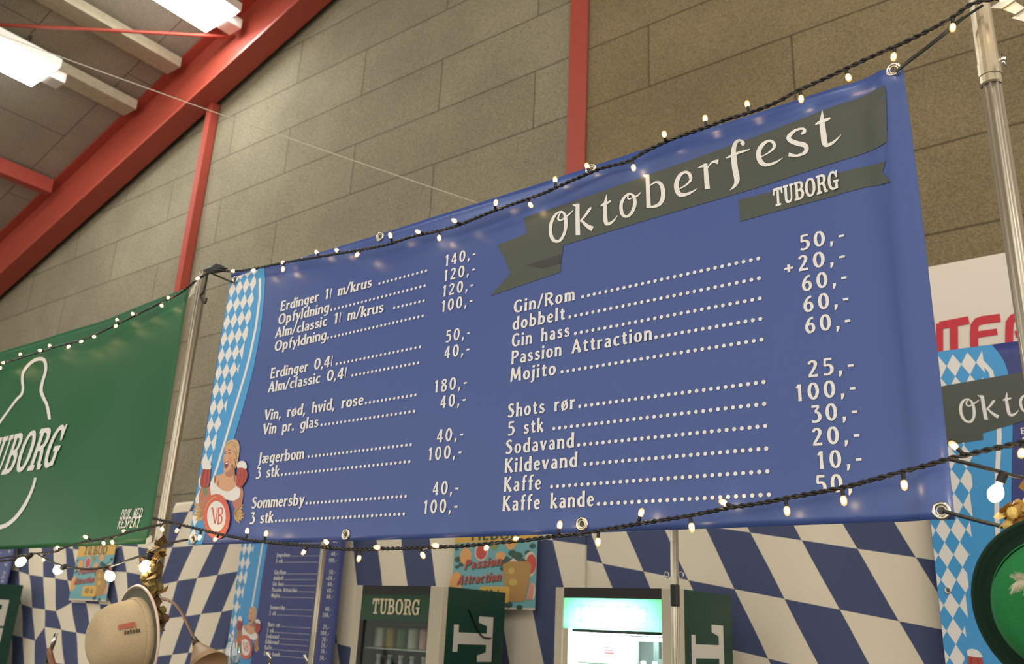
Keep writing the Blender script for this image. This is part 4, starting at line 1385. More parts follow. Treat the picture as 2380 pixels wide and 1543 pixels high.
def fridge(x0, label, lit, letters=True, hdr_letters=True):
    w = .70
    x1 = x0 + w
    t = thing('drinks_fridge', label, 'fridge', ((x0 + x1) / 2, (YF + YFB) / 2, 0))
    # carcass: back, sides, top, bottom
    bm = B()
    th = .03
    box(bm, x0, YF + .05, .10, x0 + th, YFB, FTOP)
    box(bm, x1 - th, YF + .05, .10, x1, YFB, FTOP)
    box(bm, x0 + th, YFB - th, .10, x1 - th, YFB, FTOP)
    box(bm, x0 + th, YF + .05, FTOP - .04, x1 - th, YFB - th, FTOP)
    box(bm, x0 + th, YF + .05, .10, x1 - th, YFB - th, .16)
    obj('cabinet', bm, DKGREEN, t)
    bm = B()
    e = .004
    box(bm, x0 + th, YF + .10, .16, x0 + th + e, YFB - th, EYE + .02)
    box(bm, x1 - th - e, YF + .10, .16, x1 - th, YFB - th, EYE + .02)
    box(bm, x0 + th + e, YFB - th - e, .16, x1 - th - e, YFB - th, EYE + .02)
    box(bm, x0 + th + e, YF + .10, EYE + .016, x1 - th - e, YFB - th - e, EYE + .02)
    obj('liner', bm, INNER if lit else mat('fridge_inner_shaded', (66, 72, 62), .5), t)  # unlit liner is darkened: inside shade put into its colour
    for fx, fy in ((x0 + .06, YF + .1), (x1 - .06, YF + .1), (x0 + .06, YFB - .06), (x1 - .06, YFB - .06)):
        bm = B()
        lathe(bm, [(.02, 0), (.02, .1)], (fx, fy, 0), seg=10)
        obj('foot', bm, DKMET, t)
    # pale side posts and dark head rail
    obj('side_post', bx(x0, YF, .10, x0 + .05, YF + .05, FTOP), OFFW, t, bevel=.004)
    obj('side_post', bx(x1 - .095, YF, .10, x1, YF + .05, FTOP), OFFW, t, bevel=.004)
    obj('head_rail', bx(x0 + .05, YF + .004, FTOP - .05, x1 - .095, YF + .05, FTOP), DKMET, t)
    a, b = x0 + .05, x1 - .095
    zt, zb = FTOP - .05, EYE + .035
    if lit:
        obj('header_panel', bx(a, YF + .006, zb, b, YF + .010, zt), translucent('lit_green_header', (176, 238, 206), .25), t, label='backlit green header')
        bm = B()
        tube(bm, [(a + .10, YF + .040, (zt + zb) / 2), (b - .10, YF + .040, (zt + zb) / 2)], .010, 8)
        obj('header_tube', bm, emit('header_tube_glow', (.9, 1, .95), 160), t)
        obj('header_back', bx(a, YF + .058, zb, b, YF + .066, zt), INNER, t)
        SH = Sheet(YF + .0055)
        obj('header_lettering', SH.ink(slab_word('TUBORG', a + .07, zb + .03, .085, b - a - .14), .0004, 0, .00001), translucent('lit_white_lettering', (240, 244, 236), .2), t)
    else:
        obj('header_panel', bx(a, YF + .006, zb, b, YF + .05, zt), mat('green_header', (12, 66, 34), .4), t)
        SH = Sheet(YF + .0055)
        p, q = PX(864, 1391, YF), PX(973, 1428, YF)
        if hdr_letters:
            obj('header_lettering', SH.ink(slab_word('TUBORG', x0 + .145, EYE + .070, .088, .385), .0006, 0, .00001), mat('cream_lettering', (222, 206, 166), .5), t)
    # door
    zd = .17
    d = obj('door', bx(a, YF + .006, zd, a + .03, YF + .04, zb), OFFW if lit else DKMET, t)
    bm = B()
    box(bm, a + .03, YF + .016, zd, b, YF + .020, zb)
    obj('door_glass', bm, GLASS, d)
    obj('door_handle', bx(a + .006, YF - .02, .75, a + .022, YF + .006, 1.15), STEEL, d)
    for zs in ((EYE - .118, .006), (EYE - .40, .006), (EYE - .70, .006), (EYE - 1.0, .006)):
        obj('shelf', bx(x0 + th + .006, YF + .06, zs[0] - .008, x1 - th - .006, YFB - th - .01, zs[0]), SHELFM, t)
    if lit:
        bm = B()
        tube(bm, [(x0 + .075, YF + .085, .35), (x0 + .075, YF + .085, EYE - .01)], .010, 8)
        obj('light_tube', bm, emit('fridge_tube_glow', (.86, .98, 1.0), 85), t)
        bm = B()
        tube(bm, [(x0 + .09, YF + .085, EYE), (x1 - .12, YF + .085, EYE)], .008, 8)
        obj('light_tube', bm, emit('fridge_tube_glow', (.86, .98, 1.0), 85), t)
    # name down the right side panel: turned letters reading downwards
    if letters:
        bm = B()
        dep0, dep1 = 4.015, 4.372
        zc = EYE + .083
        P = slab_word('TUBORG', 0, 0, 1.0, 1.0)
        lw = 78 / (78 + 82 + 80 + 84 + 82 + 80 - 6)
        kz = .250 / (72 / 78 * lw)
        for n_, poly in enumerate(P):
            vs = [bm.verts.new((x1 + .0008 + n_ * .00002, dep0 + q_[1] * (dep1 - dep0), zc - q_[0] * kz)) for q_ in poly]
            try:
                bm.faces.new(vs)
            except ValueError:
                pass
        bmesh.ops.recalc_face_normals(bm, faces=bm.faces)
        for f in bm.faces:
            f.normal_update()
            if f.normal.x < 0:
                f.normal_flip()
        for v in list(bm.verts):
            pass
        geom = bm.verts[:] + bm.edges[:] + bm.faces[:]
        bmesh.ops.bisect_plane(bm, geom=geom, plane_co=(0, 0, .14), plane_no=(0, 0, -1), clear_outer=True)
        obj('side_lettering', bm, mat('white_side_lettering', (216, 208, 192), .5), t)
    return t


F1, F2 = -4.140, -2.672
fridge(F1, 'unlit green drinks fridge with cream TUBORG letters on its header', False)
fridge(F2, 'brightly lit drinks fridge with a glowing green header', True)
fridge(at(55, 1358, YFB).x - .70, 'green drinks fridge at the far left edge, only its side panel showing', False)
# loose black cable on the first fridge's side
bm = B()
c0 = [atx(x, y, F1 + .706) for x, y in ((1090, 1415), (1100, 1440), (1112, 1465), (1118, 1476), (1128, 1482), (1142, 1483))]
tube(bm, catmull([tuple(p) for p in c0], 6), .004, 6)
tag(obj('power_cable', bm, BLACKR, None, c0[0], smooth=True), 'thin black cable hanging on the green side panel beside the unlit fridge', 'cable')


# contents
def can(name, label, cat, x, y, z, r, h, m_body, m_top, group=None):
    t = thing(name, label, cat, (x, y, z), group)
    bm = B()
    lathe(bm, [(0, 0), (r * .85, 0), (r, .008), (r, h - .012), (r * .86, h - .002), (r * .84, h), (0, h - .003)], (x, y, z), seg=18)
    obj('body', bm, m_body, t, smooth=False)
    return t


def bottle(name, label, cat, x, y, z, r, h, m_body, m_cap, m_label=None, group=None, spout=False):
    t = thing(name, label, cat, (x, y, z), group)
    bm = B()
    lathe(bm, [(0, 0), (r * .92, 0), (r, .006), (r, h * .56), (r * .86, h * .66), (r * .42, h * .78), (r * .36, h * .94), (r * .40, h * .95), (r * .40, h * .97), (0, h * .97)], (x, y, z), seg=18)
    obj('glass_body', bm, m_body, t, smooth=True)
    if m_label:
        bm = B()
        lathe(bm, [(r * 1.012, h * .18), (r * 1.012, h * .48)], (x, y, z), seg=18)
        obj('paper_label', bm, m_label, t, smooth=True)
    bm = B()
    if spout:
        lathe(bm, [(r * .42, h * .95), (r * .46, h * .985), (r * .46, h * 1.0), (0, h * 1.02)], (x, y, z), seg=14)
        tube(bm, [(x, y, z + h), (x, y - .003, z + h + .03), (x, y - .02, z + h + .055)], .006, 8)
        obj('pourer', bm, CHROME, t, smooth=True)
    else:
        lathe(bm, [(r * .44, h * .94), (r * .46, h * .95), (r * .46, h), (0, h)], (x, y, z), seg=14)
        obj('cap', bm, m_cap, t)
    return t


BROWN = mat('brown_bottle_glass', (70, 44, 22), .15, spec=.6)
GRNGL = mat('green_bottle_glass', (34, 78, 44), .15, spec=.6)
CLEARB = mat('clear_bottle', (206, 214, 210), .15, spec=.6)
CANS = [mat('can_green', (70, 108, 48), .35, .1), mat('can_gold', (168, 136, 48), .35, .1), mat('can_pale', (200, 196, 182), .35, .1), mat('can_red', (188, 58, 54), .35, .1), mat('can_pink', (214, 166, 156), .35, .1)]
names = ['pale green', 'gold', 'silver', 'red', 'pink']
k = 0
for i, ci in enumerate((2, 1, 0, 2, 4, 4)):
    x = F1 + .10 + i * .092
    can('drink_can', '%s can in the unlit fridge, %s from the left on its top shelf' % (names[ci], ('first', 'second', 'third', 'fourth', 'fifth', 'sixth')[i]), 'can', x, YF + .14, EYE - .118, .036, .115, CANS[ci], None, 'cans on the top shelf of the unlit fridge')
for i in range(6):
    x = F1 + .10 + i * .092
    bottle('soft_drink_bottle', 'white-capped bottle in the unlit fridge, %s from the left on its shelf' % ('first', 'second', 'third', 'fourth', 'fifth', 'sixth')[i], 'bottle', x, YF + .14, EYE - .40, .036, .245, CLEARB, WHITEINK, CANS[(i * 2) % 5], 'white-capped bottles in the unlit fridge')
for i in range(6):
    x = F2 + .31 + i * .058
    bottle('soft_drink_bottle', 'white-capped bottle in the lit fridge, %s from the left on its shelf' % ('first', 'second', 'third', 'fourth', 'fifth', 'sixth')[i], 'bottle', x, YF + .15 + .01 * (i % 2), EYE - .40, .028, .30, CLEARB, WHITEINK, CANS[2], 'white-capped bottles in the lit fridge')
bm = bx(F2 + .085, YF + .10, EYE - .118, F2 + .32, YF + .30, EYE + .012)
t = thing('drink_carton', 'white carton with small red print on the shelf of the lit fridge', 'carton', (F2 + .2, YF + .2, EYE - .118))
obj('box', bm, mat('white_carton', (226, 226, 222), .5), t, bevel=.006)
SH = Sheet(YF + .0995)
obj('red_print', SH.ink([rect(F2 + .235, EYE - .075, F2 + .29, EYE - .068), rect(F2 + .235, EYE - .062, F2 + .285, EYE - .056), rect(F2 + .235, EYE - .05, F2 + .288, EYE - .044)], .0005, 0, 0), mat('carton_red', (210, 70, 90), .5), t)
obj('grey_print', SH.ink([rect(F2 + .245, EYE - .02, F2 + .275, EYE - .012), rect(F2 + .255, EYE - .008, F2 + .28, EYE - .003)], .0005, 0, 0), mat('carton_grey', (110, 110, 110), .5), t)
bm = B()
box(bm, F2 + .40, YF + .30, EYE - .118, F2 + .43, YF + .33, EYE + .0)
box(bm, F2 + .43, YF + .30, EYE - .118, F2 + .60, YF + .33, EYE - .09)
tag(obj('shelf_bracket', bm, mat('grey_bracket', (110, 120, 120), .4, .5), None, (F2 + .42, YF + .31, EYE - .118)), 'grey metal bracket inside the lit fridge, right of the white carton', 'bracket')

# ================================================================== BAR COUNTER AND BOTTLES (their tops reach into the frame)
CT = EYE - .47
ct = thing('bar_counter', 'wooden bar counter below the banners, under the frame edge', 'counter', (-2.6, 2.6, 0))
WOOD = mat('counter_wood', (120, 84, 52), .5, grain=.12, scale=9)
obj('counter_top', bx(-4.9, 2.36, CT - .04, -.5, 2.86, CT), WOOD, ct, bevel=.006)
obj('counter_front', bx(-4.85, 2.42, 0, -.55, 2.46, CT - .04), WOOD, ct)
obj('counter_end', bx(-4.85, 2.46, 0, -4.81, 2.82, CT - .04), WOOD, ct)
obj('counter_end', bx(-.59, 2.46, 0, -.55, 2.82, CT - .04), WOOD, ct)
YT = 2.58
for (px, py, mb_, lab) in ((630, 1518, BROWN, 'brown bottle with a chrome pourer below the narrow menu, left one of two'),
                           (716, 1524, BROWN, 'brown bottle with a chrome pourer below the narrow menu, right one of two'),
                           (238, 1520, BROWN, 'dark bottle top showing just under the tilted beige hat')):
    p = at(px, py, YT)
    h = (p.z - CT) / 1.17
    bottle('liquor_bottle', lab, 'bottle', p.x, YT, CT, .038, h if px != 238 else h * 1.1, mb_, DKMET, mat('kraft_label', (188, 150, 104), .6), spout=px != 238)
p = at(128, 1475, YT)
if p.x < -4.8:
    CT2 = p.z - .40
p = at(545, 1492, YT)
t = thing('wine_glass', 'clear stemmed glass on the bar beside the narrow menu banner', 'glass', (p.x, YT, CT))
hh = p.z - CT
bm = B()
lathe(bm, [(.030, hh), (.037, hh - .04), (.036, hh - .075), (.022, hh - .105), (.006, hh - .12)], (p.x, YT, CT), seg=20)
obj('bowl', bm, glass('wine_glass_clear', (.86, .86, .8), .3), t, smooth=True)
bm = B()
lathe(bm, [(.006, hh - .12), (.005, .02), (.008, .008), (.034, .004), (.034, 0), (0, 0)], (p.x, YT, CT), seg=20)
obj('stem', bm, CLEARB, t, smooth=True)


# bar on the neighbouring stall with a chrome tap
YN = 2.62
pn = at(125, 1475, YN)
nc = thing('bar_counter', 'bar counter of the neighbouring stall under the green banner', 'counter', (pn.x, YN, 0))
obj('counter_top', bx(pn.x - 1.2, YN - .25, CT - .04, min(pn.x + .3, -4.95), YN + .25, CT), WOOD, nc, bevel=.006)
obj('counter_front', bx(pn.x - 1.15, YN - .2, 0, min(pn.x + .25, -5.0), YN - .16, CT - .04), WOOD, nc)
t = thing('beer_tap', 'small chrome tap with a brown handle at the lower left', 'tap', (pn.x, YN, CT))
bm = B()
tube(bm, [(pn.x, YN, CT), (pn.x, YN, pn.z - .10)], .016, 10)
obj('column', bm, CHROME, t, smooth=True)
bm = B()
q0, q1 = at(118, 1512, YN), at(131, 1472, YN)
tube(bm, [q0, q0.lerp(q1, .5), q1], [.010, .013, .009], 10)
obj('lever', bm, CHROME, t, smooth=True)
bm = B()
q0, q1 = at(120, 1508, YN), at(132, 1560, YN)
tube(bm, [q0 + Vector((.01, -.02, 0)), q1 + Vector((.01, -.02, 0))], [.014, .02], 10)
obj('handle', bm, mat('tap_handle_wood', (150, 96, 66), .5), t, smooth=True)


# ================================================================== HATS
def hat(label, c, axis, R, rc, h, m_crown, m_brim, m_rim, m_band, feather=None, curl=.02):
    axis = Vector(axis).normalized()
    t = thing('felt_hat', label, 'hat', c)
    bm = B()
    lathe(bm, [(rc * .9, .004), (R * .75, .002), (R * .95, curl * .5), (R, curl), (R * .985, curl + .008), (R * .93, curl * .5 + .008), (R * .75, .010), (rc * .98, .014)], c, axis, 48)
    obj('brim', bm, m_brim, t, smooth=True)
    bm = B()
    n, b = frame_of(axis)
    torus(bm, Vector(c) + axis * (curl + .004), axis, R, .005, 48, 6)
    obj('brim_edge', bm, m_rim, t, smooth=True)
    bm = B()
    lathe(bm, [(rc * 1.02, .006), (rc, .02), (rc * .97, h * .35), (rc * .90, h * .65), (rc * .78, h * .86), (rc * .58, h * .97), (rc * .3, h), (0, h * .98)], c, axis, 40)
    obj('crown', bm, m_crown, t, smooth=True)
    bm = B()
    lathe(bm, [(rc * 1.03, .012), (rc * 1.035, .016), (rc * 1.02, .034), (rc * 1.0, .036)], c, axis, 40)
    obj('hat_band', bm, m_band, t, smooth=True)
    return t


FELTG = mat('green_felt', (24, 122, 58), .85, grain=.1, scale=180, bump=.15)
FELTD = mat('dark_green_felt', (12, 44, 27), .9, grain=.1, scale=180, bump=.15)
FELTT = mat('beige_felt', (188, 164, 126), .8, grain=.08, scale=180, bump=.1)
FELTO = mat('grey_green_felt', (92, 92, 74), .85, grain=.08, scale=180)
c = at(2490, 1408, 1.86)
vd = ray(2490, 1408).normalized()
gh = hat('dark-brimmed bright green felt hat with a small feather, lower right corner', c, -vd * .93 - R2 * .30 - U2 * .10, .150, .116, .12, FELTG, FELTD, FELTD, FELTG)
# feather
fc = at(2404, 1372, 1.70)
bm = B()
rf = random.Random(5)
spine = catmull([tuple(fc + R2 * .035 + U2 * -.01), tuple(fc + R2 * .01 + U2 * .004), tuple(fc - R2 * .012 + U2 * .016), tuple(fc - R2 * .028 + U2 * .014)], 8)
tube(bm, spine, .0008, 5)
for i, p in enumerate(spine):
    for s in (-1, 1):
        for k in range(3):
            p_ = Vector(p)
            L_ = rf.uniform(.012, .024)
            d = (-R2 * .8 + U2 * (s * rf.uniform(.5, 1.2)) - fwd * rf.uniform(0, .3)).normalized()
            tube(bm, [p_, p_ + d * L_ * .6, p_ + d * L_ - U2 * .003], [.0008, .0006, .0002], 4)
fo = obj('feather', bm, mat('pale_feather', (206, 196, 168), .8), gh)
bm = B()
spine = catmull([tuple(fc + R2 * .03 + U2 * -.005), tuple(fc + R2 * .012 + U2 * -.024), tuple(fc + R2 * .002 + U2 * -.046)], 8)
for i, p in enumerate(spine):
    for s in (-1, 1):
        p_ = Vector(p)
        d = (-U2 * .9 + R2 * (s * rf.uniform(.2, .7)) - fwd * .1).normalized()
        tube(bm, [p_, p_ + d * .012, p_ + d * .02], [.001, .0007, .0002], 4)
obj('feather', bm, MATS['pale_feather'], gh)

c = at(326, 1478, 1.93)
vd = ray(326, 1478).normalized()
vr = vd.cross(Vector((0, 0, 1))).normalized()
axt = (-vr * .90 - Vector((0, 0, 1)) * .16 - vd * .42).normalized()
th = hat('beige felt hat tilted on its side against the left pole, crown to the left', c, axt, .180, .136, .172, FELTT, FELTO, mat('pale_hat_rim', (226, 196, 176), .6), FELTT, curl=.012)
# printed patch on the crown: red arch and dark lettering strokes
bm = B()
cc = Vector(c)
n0 = (-fwd + axt * axt.dot(fwd)).normalized()
n1 = axt.cross(n0)


def crown_pt(a, hgt, lift=.002):
    k = .97 - .10 * max(0, (hgt - .07) / .06)
    r = .138 * k + lift
    return cc + axt * hgt + (n0 * math.cos(a) + n1 * math.sin(a)) * r


def crown_patch(a0, a1, h0, h1, name, m_):
    bm = B()
    for i in range(6):
        aa, ab = a0 + (a1 - a0) * i / 6, a0 + (a1 - a0) * (i + 1) / 6
        vs = [bm.verts.new(crown_pt(*q)) for q in ((aa, h0), (ab, h0), (ab, h1), (aa, h1))]
        bm.faces.new(vs)
    return obj(name, bm, m_, th)


up_s = 1 if n1.dot(U2) > 0 else -1
crown_patch(up_s * .66, up_s * .80, .075, .130, 'red_arch_print', mat('hat_red_print', (176, 92, 70), .7))
dk = mat('hat_dark_print', (84, 62, 40), .7)
for k in range(6):
    h0 = .062 + k * .009
    crown_patch(up_s * .50, up_s * (.61 if k % 2 else .59), h0, h0 + .006, 'dark_lettering_print', dk)


# ================================================================== GOOSENECK LAMP
YG = 2.2
gl = thing('gooseneck_lamp', 'gooseneck lamp with a thin curved arm and cone shade beside the beige hat', 'lamp', (at(340, 1500, YG).x, YG, CT))
bm = B()
base = Vector((at(345, 1500, YG).x, YG, CT))
path = [tuple(base + Vector((0, 0, .02)))] + [tuple(at(x, y, YG)) for x, y in ((340, 1500), (346, 1420), (362, 1393), (385, 1393), (405, 1403), (422, 1424), (436, 1452), (452, 1486))]
tube(bm, catmull(path, 8), .0062, 8)
obj('arm', bm, mat('brown_metal', (150, 118, 98), .4, .5), gl, smooth=True)
a, b = at(449, 1482, YG), at(492, 1568, YG)
axg = (b - a).normalized()
bm = B()
lathe(bm, [(.0, 0), (.011, .002), (.014, .03), (.018, .05), (0, .052)], a, axg, 20)
obj('lamp_socket', bm, mat('dark_bronze', (84, 66, 48), .4, .5), gl, smooth=True)
bm = B()
lathe(bm, [(.017, .045), (.030, .07), (.055, .12), (.078, .165), (.076, .165), (.052, .118), (.027, .07), (.014, .046)], a, axg, 28)
obj('lamp_shade', bm, mat('tan_shade', (186, 150, 112), .45), gl, smooth=True)
bm = B()
lathe(bm, [(0, 0), (.07, 0), (.07, .012), (.02, .02), (0, .022)], base, (0, 0, 1), 24)
obj('lamp_base', bm, MATS['dark_bronze'], gl, smooth=True)
# side shelf carrying the lamp
sh_ = bx(base.x - .16, YG - .14, CT - .03, base.x + .16, YG + .20, CT)
o = obj('bar_shelf', sh_, WOOD, None, (base.x, YG, CT - .03))
tag(o, 'small wooden bar shelf under the gooseneck lamp', 'shelf')


# ================================================================== HOP GARLANDS on the poles
HOPA = mat('dry_hop_olive', (122, 104, 52), .8)
HOPB = mat('dry_hop_brown', (94, 66, 34), .8)
HOPC = mat('gold_hop', (182, 138, 62), .7)


def garland(label, pts, spread, n, seed, size, mats_, Yoff=0):
    r = random.Random(seed)
    t = thing('hop_garland', label, 'garland', pts[0])
    bm = B()
    tube(bm, catmull([tuple(p) for p in pts], 6), .004, 6)
    obj('stem', bm, HOPB, t)
    for g, m_ in enumerate(mats_):
        bm = B()
        for k in range(n):
            u = r.random() * (len(pts) - 1)
            i = min(int(u), len(pts) - 2)
            p = Vector(pts[i]).lerp(Vector(pts[i + 1]), u - i) + Vector((r.uniform(-1, 1), r.uniform(-1.2, .2), r.uniform(-1, 1))) * spread
            if r.random() < .3:                                  # hop cone: overlapping scales
                lathe(bm, [(0, 0), (size * .32, size * .2), (size * .42, size * .5), (size * .3, size * .85), (0, size * 1.1)], p, (r.uniform(-.6, .6), r.uniform(-.6, .2), -1), 7)
            else:                                                 # leaf with a crease
                d = Vector((r.uniform(-1, 1), r.uniform(-1, .3), r.uniform(-1, .8))).normalized()
                nn, bb = frame_of(d)
                L_ = size * r.uniform(1.0, 1.6)
                w = size * r.uniform(.4, .6)
                a0 = bm.verts.new(p)
                a1 = bm.verts.new(p + d * L_ * .5 + nn * w + bb * w * .3)
                a2 = bm.verts.new(p + d * L_)
                a3 = bm.verts.new(p + d * L_ * .5 - nn * w + bb * w * .3)
                a4 = bm.verts.new(p + d * L_ * .45)
                bm.faces.new((a0, a1, a4)); bm.faces.new((a1, a2, a4)); bm.faces.new((a2, a3, a4)); bm.faces.new((a3, a0, a4))
        obj('leaves', bm, m_, t)
    return t


garland('dry olive and gold hop garland tied to the pole above the beige hat', [at(376, 1282, 1.96), at(362, 1305, 1.95), at(362, 1340, 1.95), at(362, 1375, 1.97), at(372, 1420, 1.99), at(374, 1450, 1.99)], .030, 40, 4, .038, (HOPA, HOPB, HOPC))
garland('gold hop sprig above the green hat at the right edge', [at(2400, 1160, 1.9), at(2372, 1180, 1.9), at(2340, 1205, 1.9)], .014, 14, 6, .026, (HOPC, mat('pale_gold_hop', (232, 196, 104), .5)))


# ================================================================== FAIRY LIGHTS
GLOW = emit('fairy_bulb_glow', (1.0, .70, .36), 30)
GLOBE = emit('globe_bulb_glow', (1.0, .86, .62), 26)
LH = .019


def shell_mat():
    # glowing shell added round each bulb to give its orange halo
    m = bpy.data.materials.new('bulb_halo_shell')
    m.use_nodes = True
    nt = m.node_tree
    nt.nodes.remove(nt.nodes['Principled BSDF'])
    t = nt.nodes.new('ShaderNodeBsdfTransparent')
    e = nt.nodes.new('ShaderNodeEmission')
    e.inputs[0].default_value = (1, .50, .14, 1)
    e.inputs[1].default_value = 1.6
    mx = nt.nodes.new('ShaderNodeMixShader')
    mx.inputs[0].default_value = .38
    nt.links.new(t.outputs[0], mx.inputs[1])
    nt.links.new(e.outputs[0], mx.inputs[2])
    nt.links.new(mx.outputs[0], nt.nodes['Material Output'].inputs[0])
    return m


hbm = B()
lathe(hbm, [(.0, -.001), (.0030, 0), (.0036, .004), (.0044, .008), (.0044, LH), (0, LH)], seg=10)
HOLD = bpy.data.meshes.new('lamp_holder')
hbm.to_mesh(HOLD); hbm.free(); HOLD.materials.append(BLACKR)
hbm = B()
lathe(hbm, [(0, LH + .001), (.0046, LH + .003), (.0050, LH + .008), (.0040, LH + .014), (0, LH + .0165)], seg=12)
lathe(hbm, [(.0044, LH - .001), (.0070, LH + .004), (.0074, LH + .011), (.0052, LH + .018), (0, LH + .0215)], seg=12, mi=1)
BULB = bpy.data.meshes.new('bulb')
hbm.to_mesh(BULB); hbm.free(); BULB.materials.append(GLOW); BULB.materials.append(shell_mat())
for p in BULB.polygons:
    p.use_smooth = True
CORD = mat('black_cord', (34, 30, 24), .45)


def twisted(bm, pts, r=.0032, off=.0033, pitch=.042):
    pts = [Vector(p) for p in pts]
    fine = []
    for a, b in zip(pts, pts[1:]):
        n = max(1, int((b - a).length / .007))
        for k in range(n):
            fine.append(a.lerp(b, k / n))
    fine.append(pts[-1])
    for ph in (0, math.pi):
        q = []
        s = 0
        for i, p in enumerate(fine):
            t = (fine[min(i + 1, len(fine) - 1)] - fine[max(i - 1, 0)])
            n, b = frame_of(t)
            if i:
                s += (p - fine[i - 1]).length
            an = 2 * math.pi * s / pitch + ph
            q.append(p + n * (off * math.cos(an)) + b * (off * math.sin(an)))
        tube(bm, q, r, 5)


def light_string(name, label, cord, bulbs, Y, group=None, single=False):
    pts = [Vector(p) for p in catmull([tuple(at(x, y, Y)) for x, y in cord], 5)]
    t = thing(name, label, 'string lights', pts[0], group)
    bm = B()
    twisted(bm, pts)
    obj('cord', bm, CORD, t, smooth=True)
    L_ = LH + .0185
    for (x0, y0, x1, y1) in bulbs:
        a, b = at(x0, y0, Y), at(x1, y1, Y)
        near = min(pts, key=lambda p: (p - a).length)
        a = near
        d = b - a
        d.y = 0
        if d.length < L_ * .95:
            d.y = -math.sqrt(max(0, L_ ** 2 - d.length ** 2))
        d.normalize()
        h = link('lamp_holder', HOLD, t, a - Vector(t.location))
        h.rotation_euler = d.to_track_quat('Z', 'Y').to_euler()
        link('bulb', BULB, h)
    return t


light_string('fairy_lights', 'black fairy light string along the top of the big blue banner',
             [(2330, -6), (2262, 8), (2215, 40), (2150, 75), (2080, 108), (2030, 130), (1965, 160), (1900, 190), (1850, 213), (1800, 240), (1740, 262), (1690, 277), (1640, 296), (1560, 324), (1500, 352), (1460, 375), (1400, 390), (1370, 402), (1300, 432), (1270, 446), (1225, 463), (1150, 489), (1070, 521), (1020, 536), (960, 549), (900, 568), (840, 580), (780, 590), (730, 598), (660, 610), (600, 622), (545, 630), (502, 627)],
             [(2322, -2, 2340, 12), (2215, 42, 2214, 74), (2078, 110, 2076, 140), (1967, 160, 1981, 206), (1857, 210, 1863, 240), (1740, 260, 1733, 220), (1641, 295, 1638, 258), (1545, 330, 1556, 318), (1465, 374, 1478, 420), (1372, 402, 1360, 374), (1293, 434, 1289, 402), (1225, 463, 1243, 492), (1155, 487, 1163, 471), (1070, 522, 1068, 520), (1016, 537, 1021, 560), (978, 547, 984, 546), (908, 566, 917, 547), (836, 580, 835, 600), (790, 589, 767, 569), (738, 597, 728, 572), (656, 611, 656, 638), (650, 611, 669, 607), (602, 622, 597, 636), (556, 629, 543, 632)], 1.965)
light_string('fairy_lights', 'black fairy light string along the top edge of the green banner',
             [(500, 628), (465, 645), (420, 680), (370, 705), (320, 730), (275, 752), (220, 778), (190, 790), (150, 800), (110, 812), (60, 828), (0, 846), (-80, 872)],
             [(470, 642, 462, 652), (392, 694, 400, 693), (370, 705, 380, 714), (312, 734, 319, 731), (270, 754, 277, 763), (280, 748, 269, 735), (215, 780, 221, 783), (197, 786, 197, 799), (168, 796, 164, 811), (122, 808, 112, 796), (104, 814, 104, 818), (52, 830, 44, 809), (10, 842, 17, 846), (-8, 848, 1, 861)], 1.95)
light_string('fairy_lights', 'black fairy light string along the bottom of the big blue banner',
             [(2440, 1012), (2380, 1027), (2330, 1038), (2285, 1048), (2250, 1056), (2209, 1065), (2159, 1080), (2083, 1100), (2008, 1120), (1957, 1133), (1907, 1143), (1826, 1158), (1756, 1171), (1705, 1178), (1655, 1188), (1604, 1198), (1554, 1206), (1483, 1217), (1403, 1231), (1352, 1240), (1297, 1245), (1241, 1253), (1180, 1259), (1072, 1269), (1020, 1271), (898, 1275), (804, 1276), (730, 1269), (667, 1264), (614, 1259), (562, 1251), (511, 1241), (457, 1228), (398, 1214), (355, 1204)],
             [(2385, 1026, 2376, 1066), (2240, 1058, 2208, 1028), (2098, 1096, 2104, 1150), (1961, 1132, 1963, 1178), (1828, 1158, 1831, 1206), (1705, 1178, 1667, 1161), (1606, 1198, 1609, 1236), (1488, 1216, 1496, 1172), (1388, 1234, 1389, 1273), (1297, 1245, 1303, 1207), (1215, 1256, 1190, 1251), (1138, 1263, 1144, 1279), (1030, 1271, 1020, 1269), (981, 1272, 989, 1303), (898, 1275, 884, 1273), (837, 1275, 832, 1308), (770, 1272, 763, 1256), (712, 1268, 700, 1291), (617, 1259, 620, 1232), (571, 1252, 576, 1218), (506, 1240, 494, 1260), (472, 1232, 461, 1259), (415, 1218, 409, 1236)], 1.955)
light_string('fairy_lights', 'black fairy light string along the bottom of the green banner',
             [(398, 1213), (350, 1224), (296, 1237), (258, 1248), (202, 1258), (150, 1272), (126, 1282), (70, 1288), (30, 1300), (-40, 1306), (-100, 1308)],
             [(372, 1219, 379, 1234), (292, 1238, 280, 1231), (212, 1257, 210, 1247), (142, 1275, 131, 1271), (240, 1252, 246, 1275), (262, 1247, 265, 1275), (52, 1292, 41, 1312), (108, 1285, 99, 1312)], 1.945)

# festoon with globe bulbs
hb = B()
lathe(hb, [(0, -.004), (.012, 0), (.014, .006), (.014, .034), (.011, .036), (0, .036)], seg=14)
SOCK = bpy.data.meshes.new('bulb_socket')
hb.to_mesh(SOCK); hb.free(); SOCK.materials.append(BLACKR)
hb = B()
lathe(hb, [(.008, .034), (.009, .042), (.017, .052), (.0225, .066), (.0225, .076), (.017, .090), (.008, .098), (0, .100)], seg=32)
GBUL = bpy.data.meshes.new('globe_bulb')
hb.to_mesh(GBUL); hb.free(); GBUL.materials.append(GLOBE)
for p in GBUL.polygons:
    p.use_smooth = True


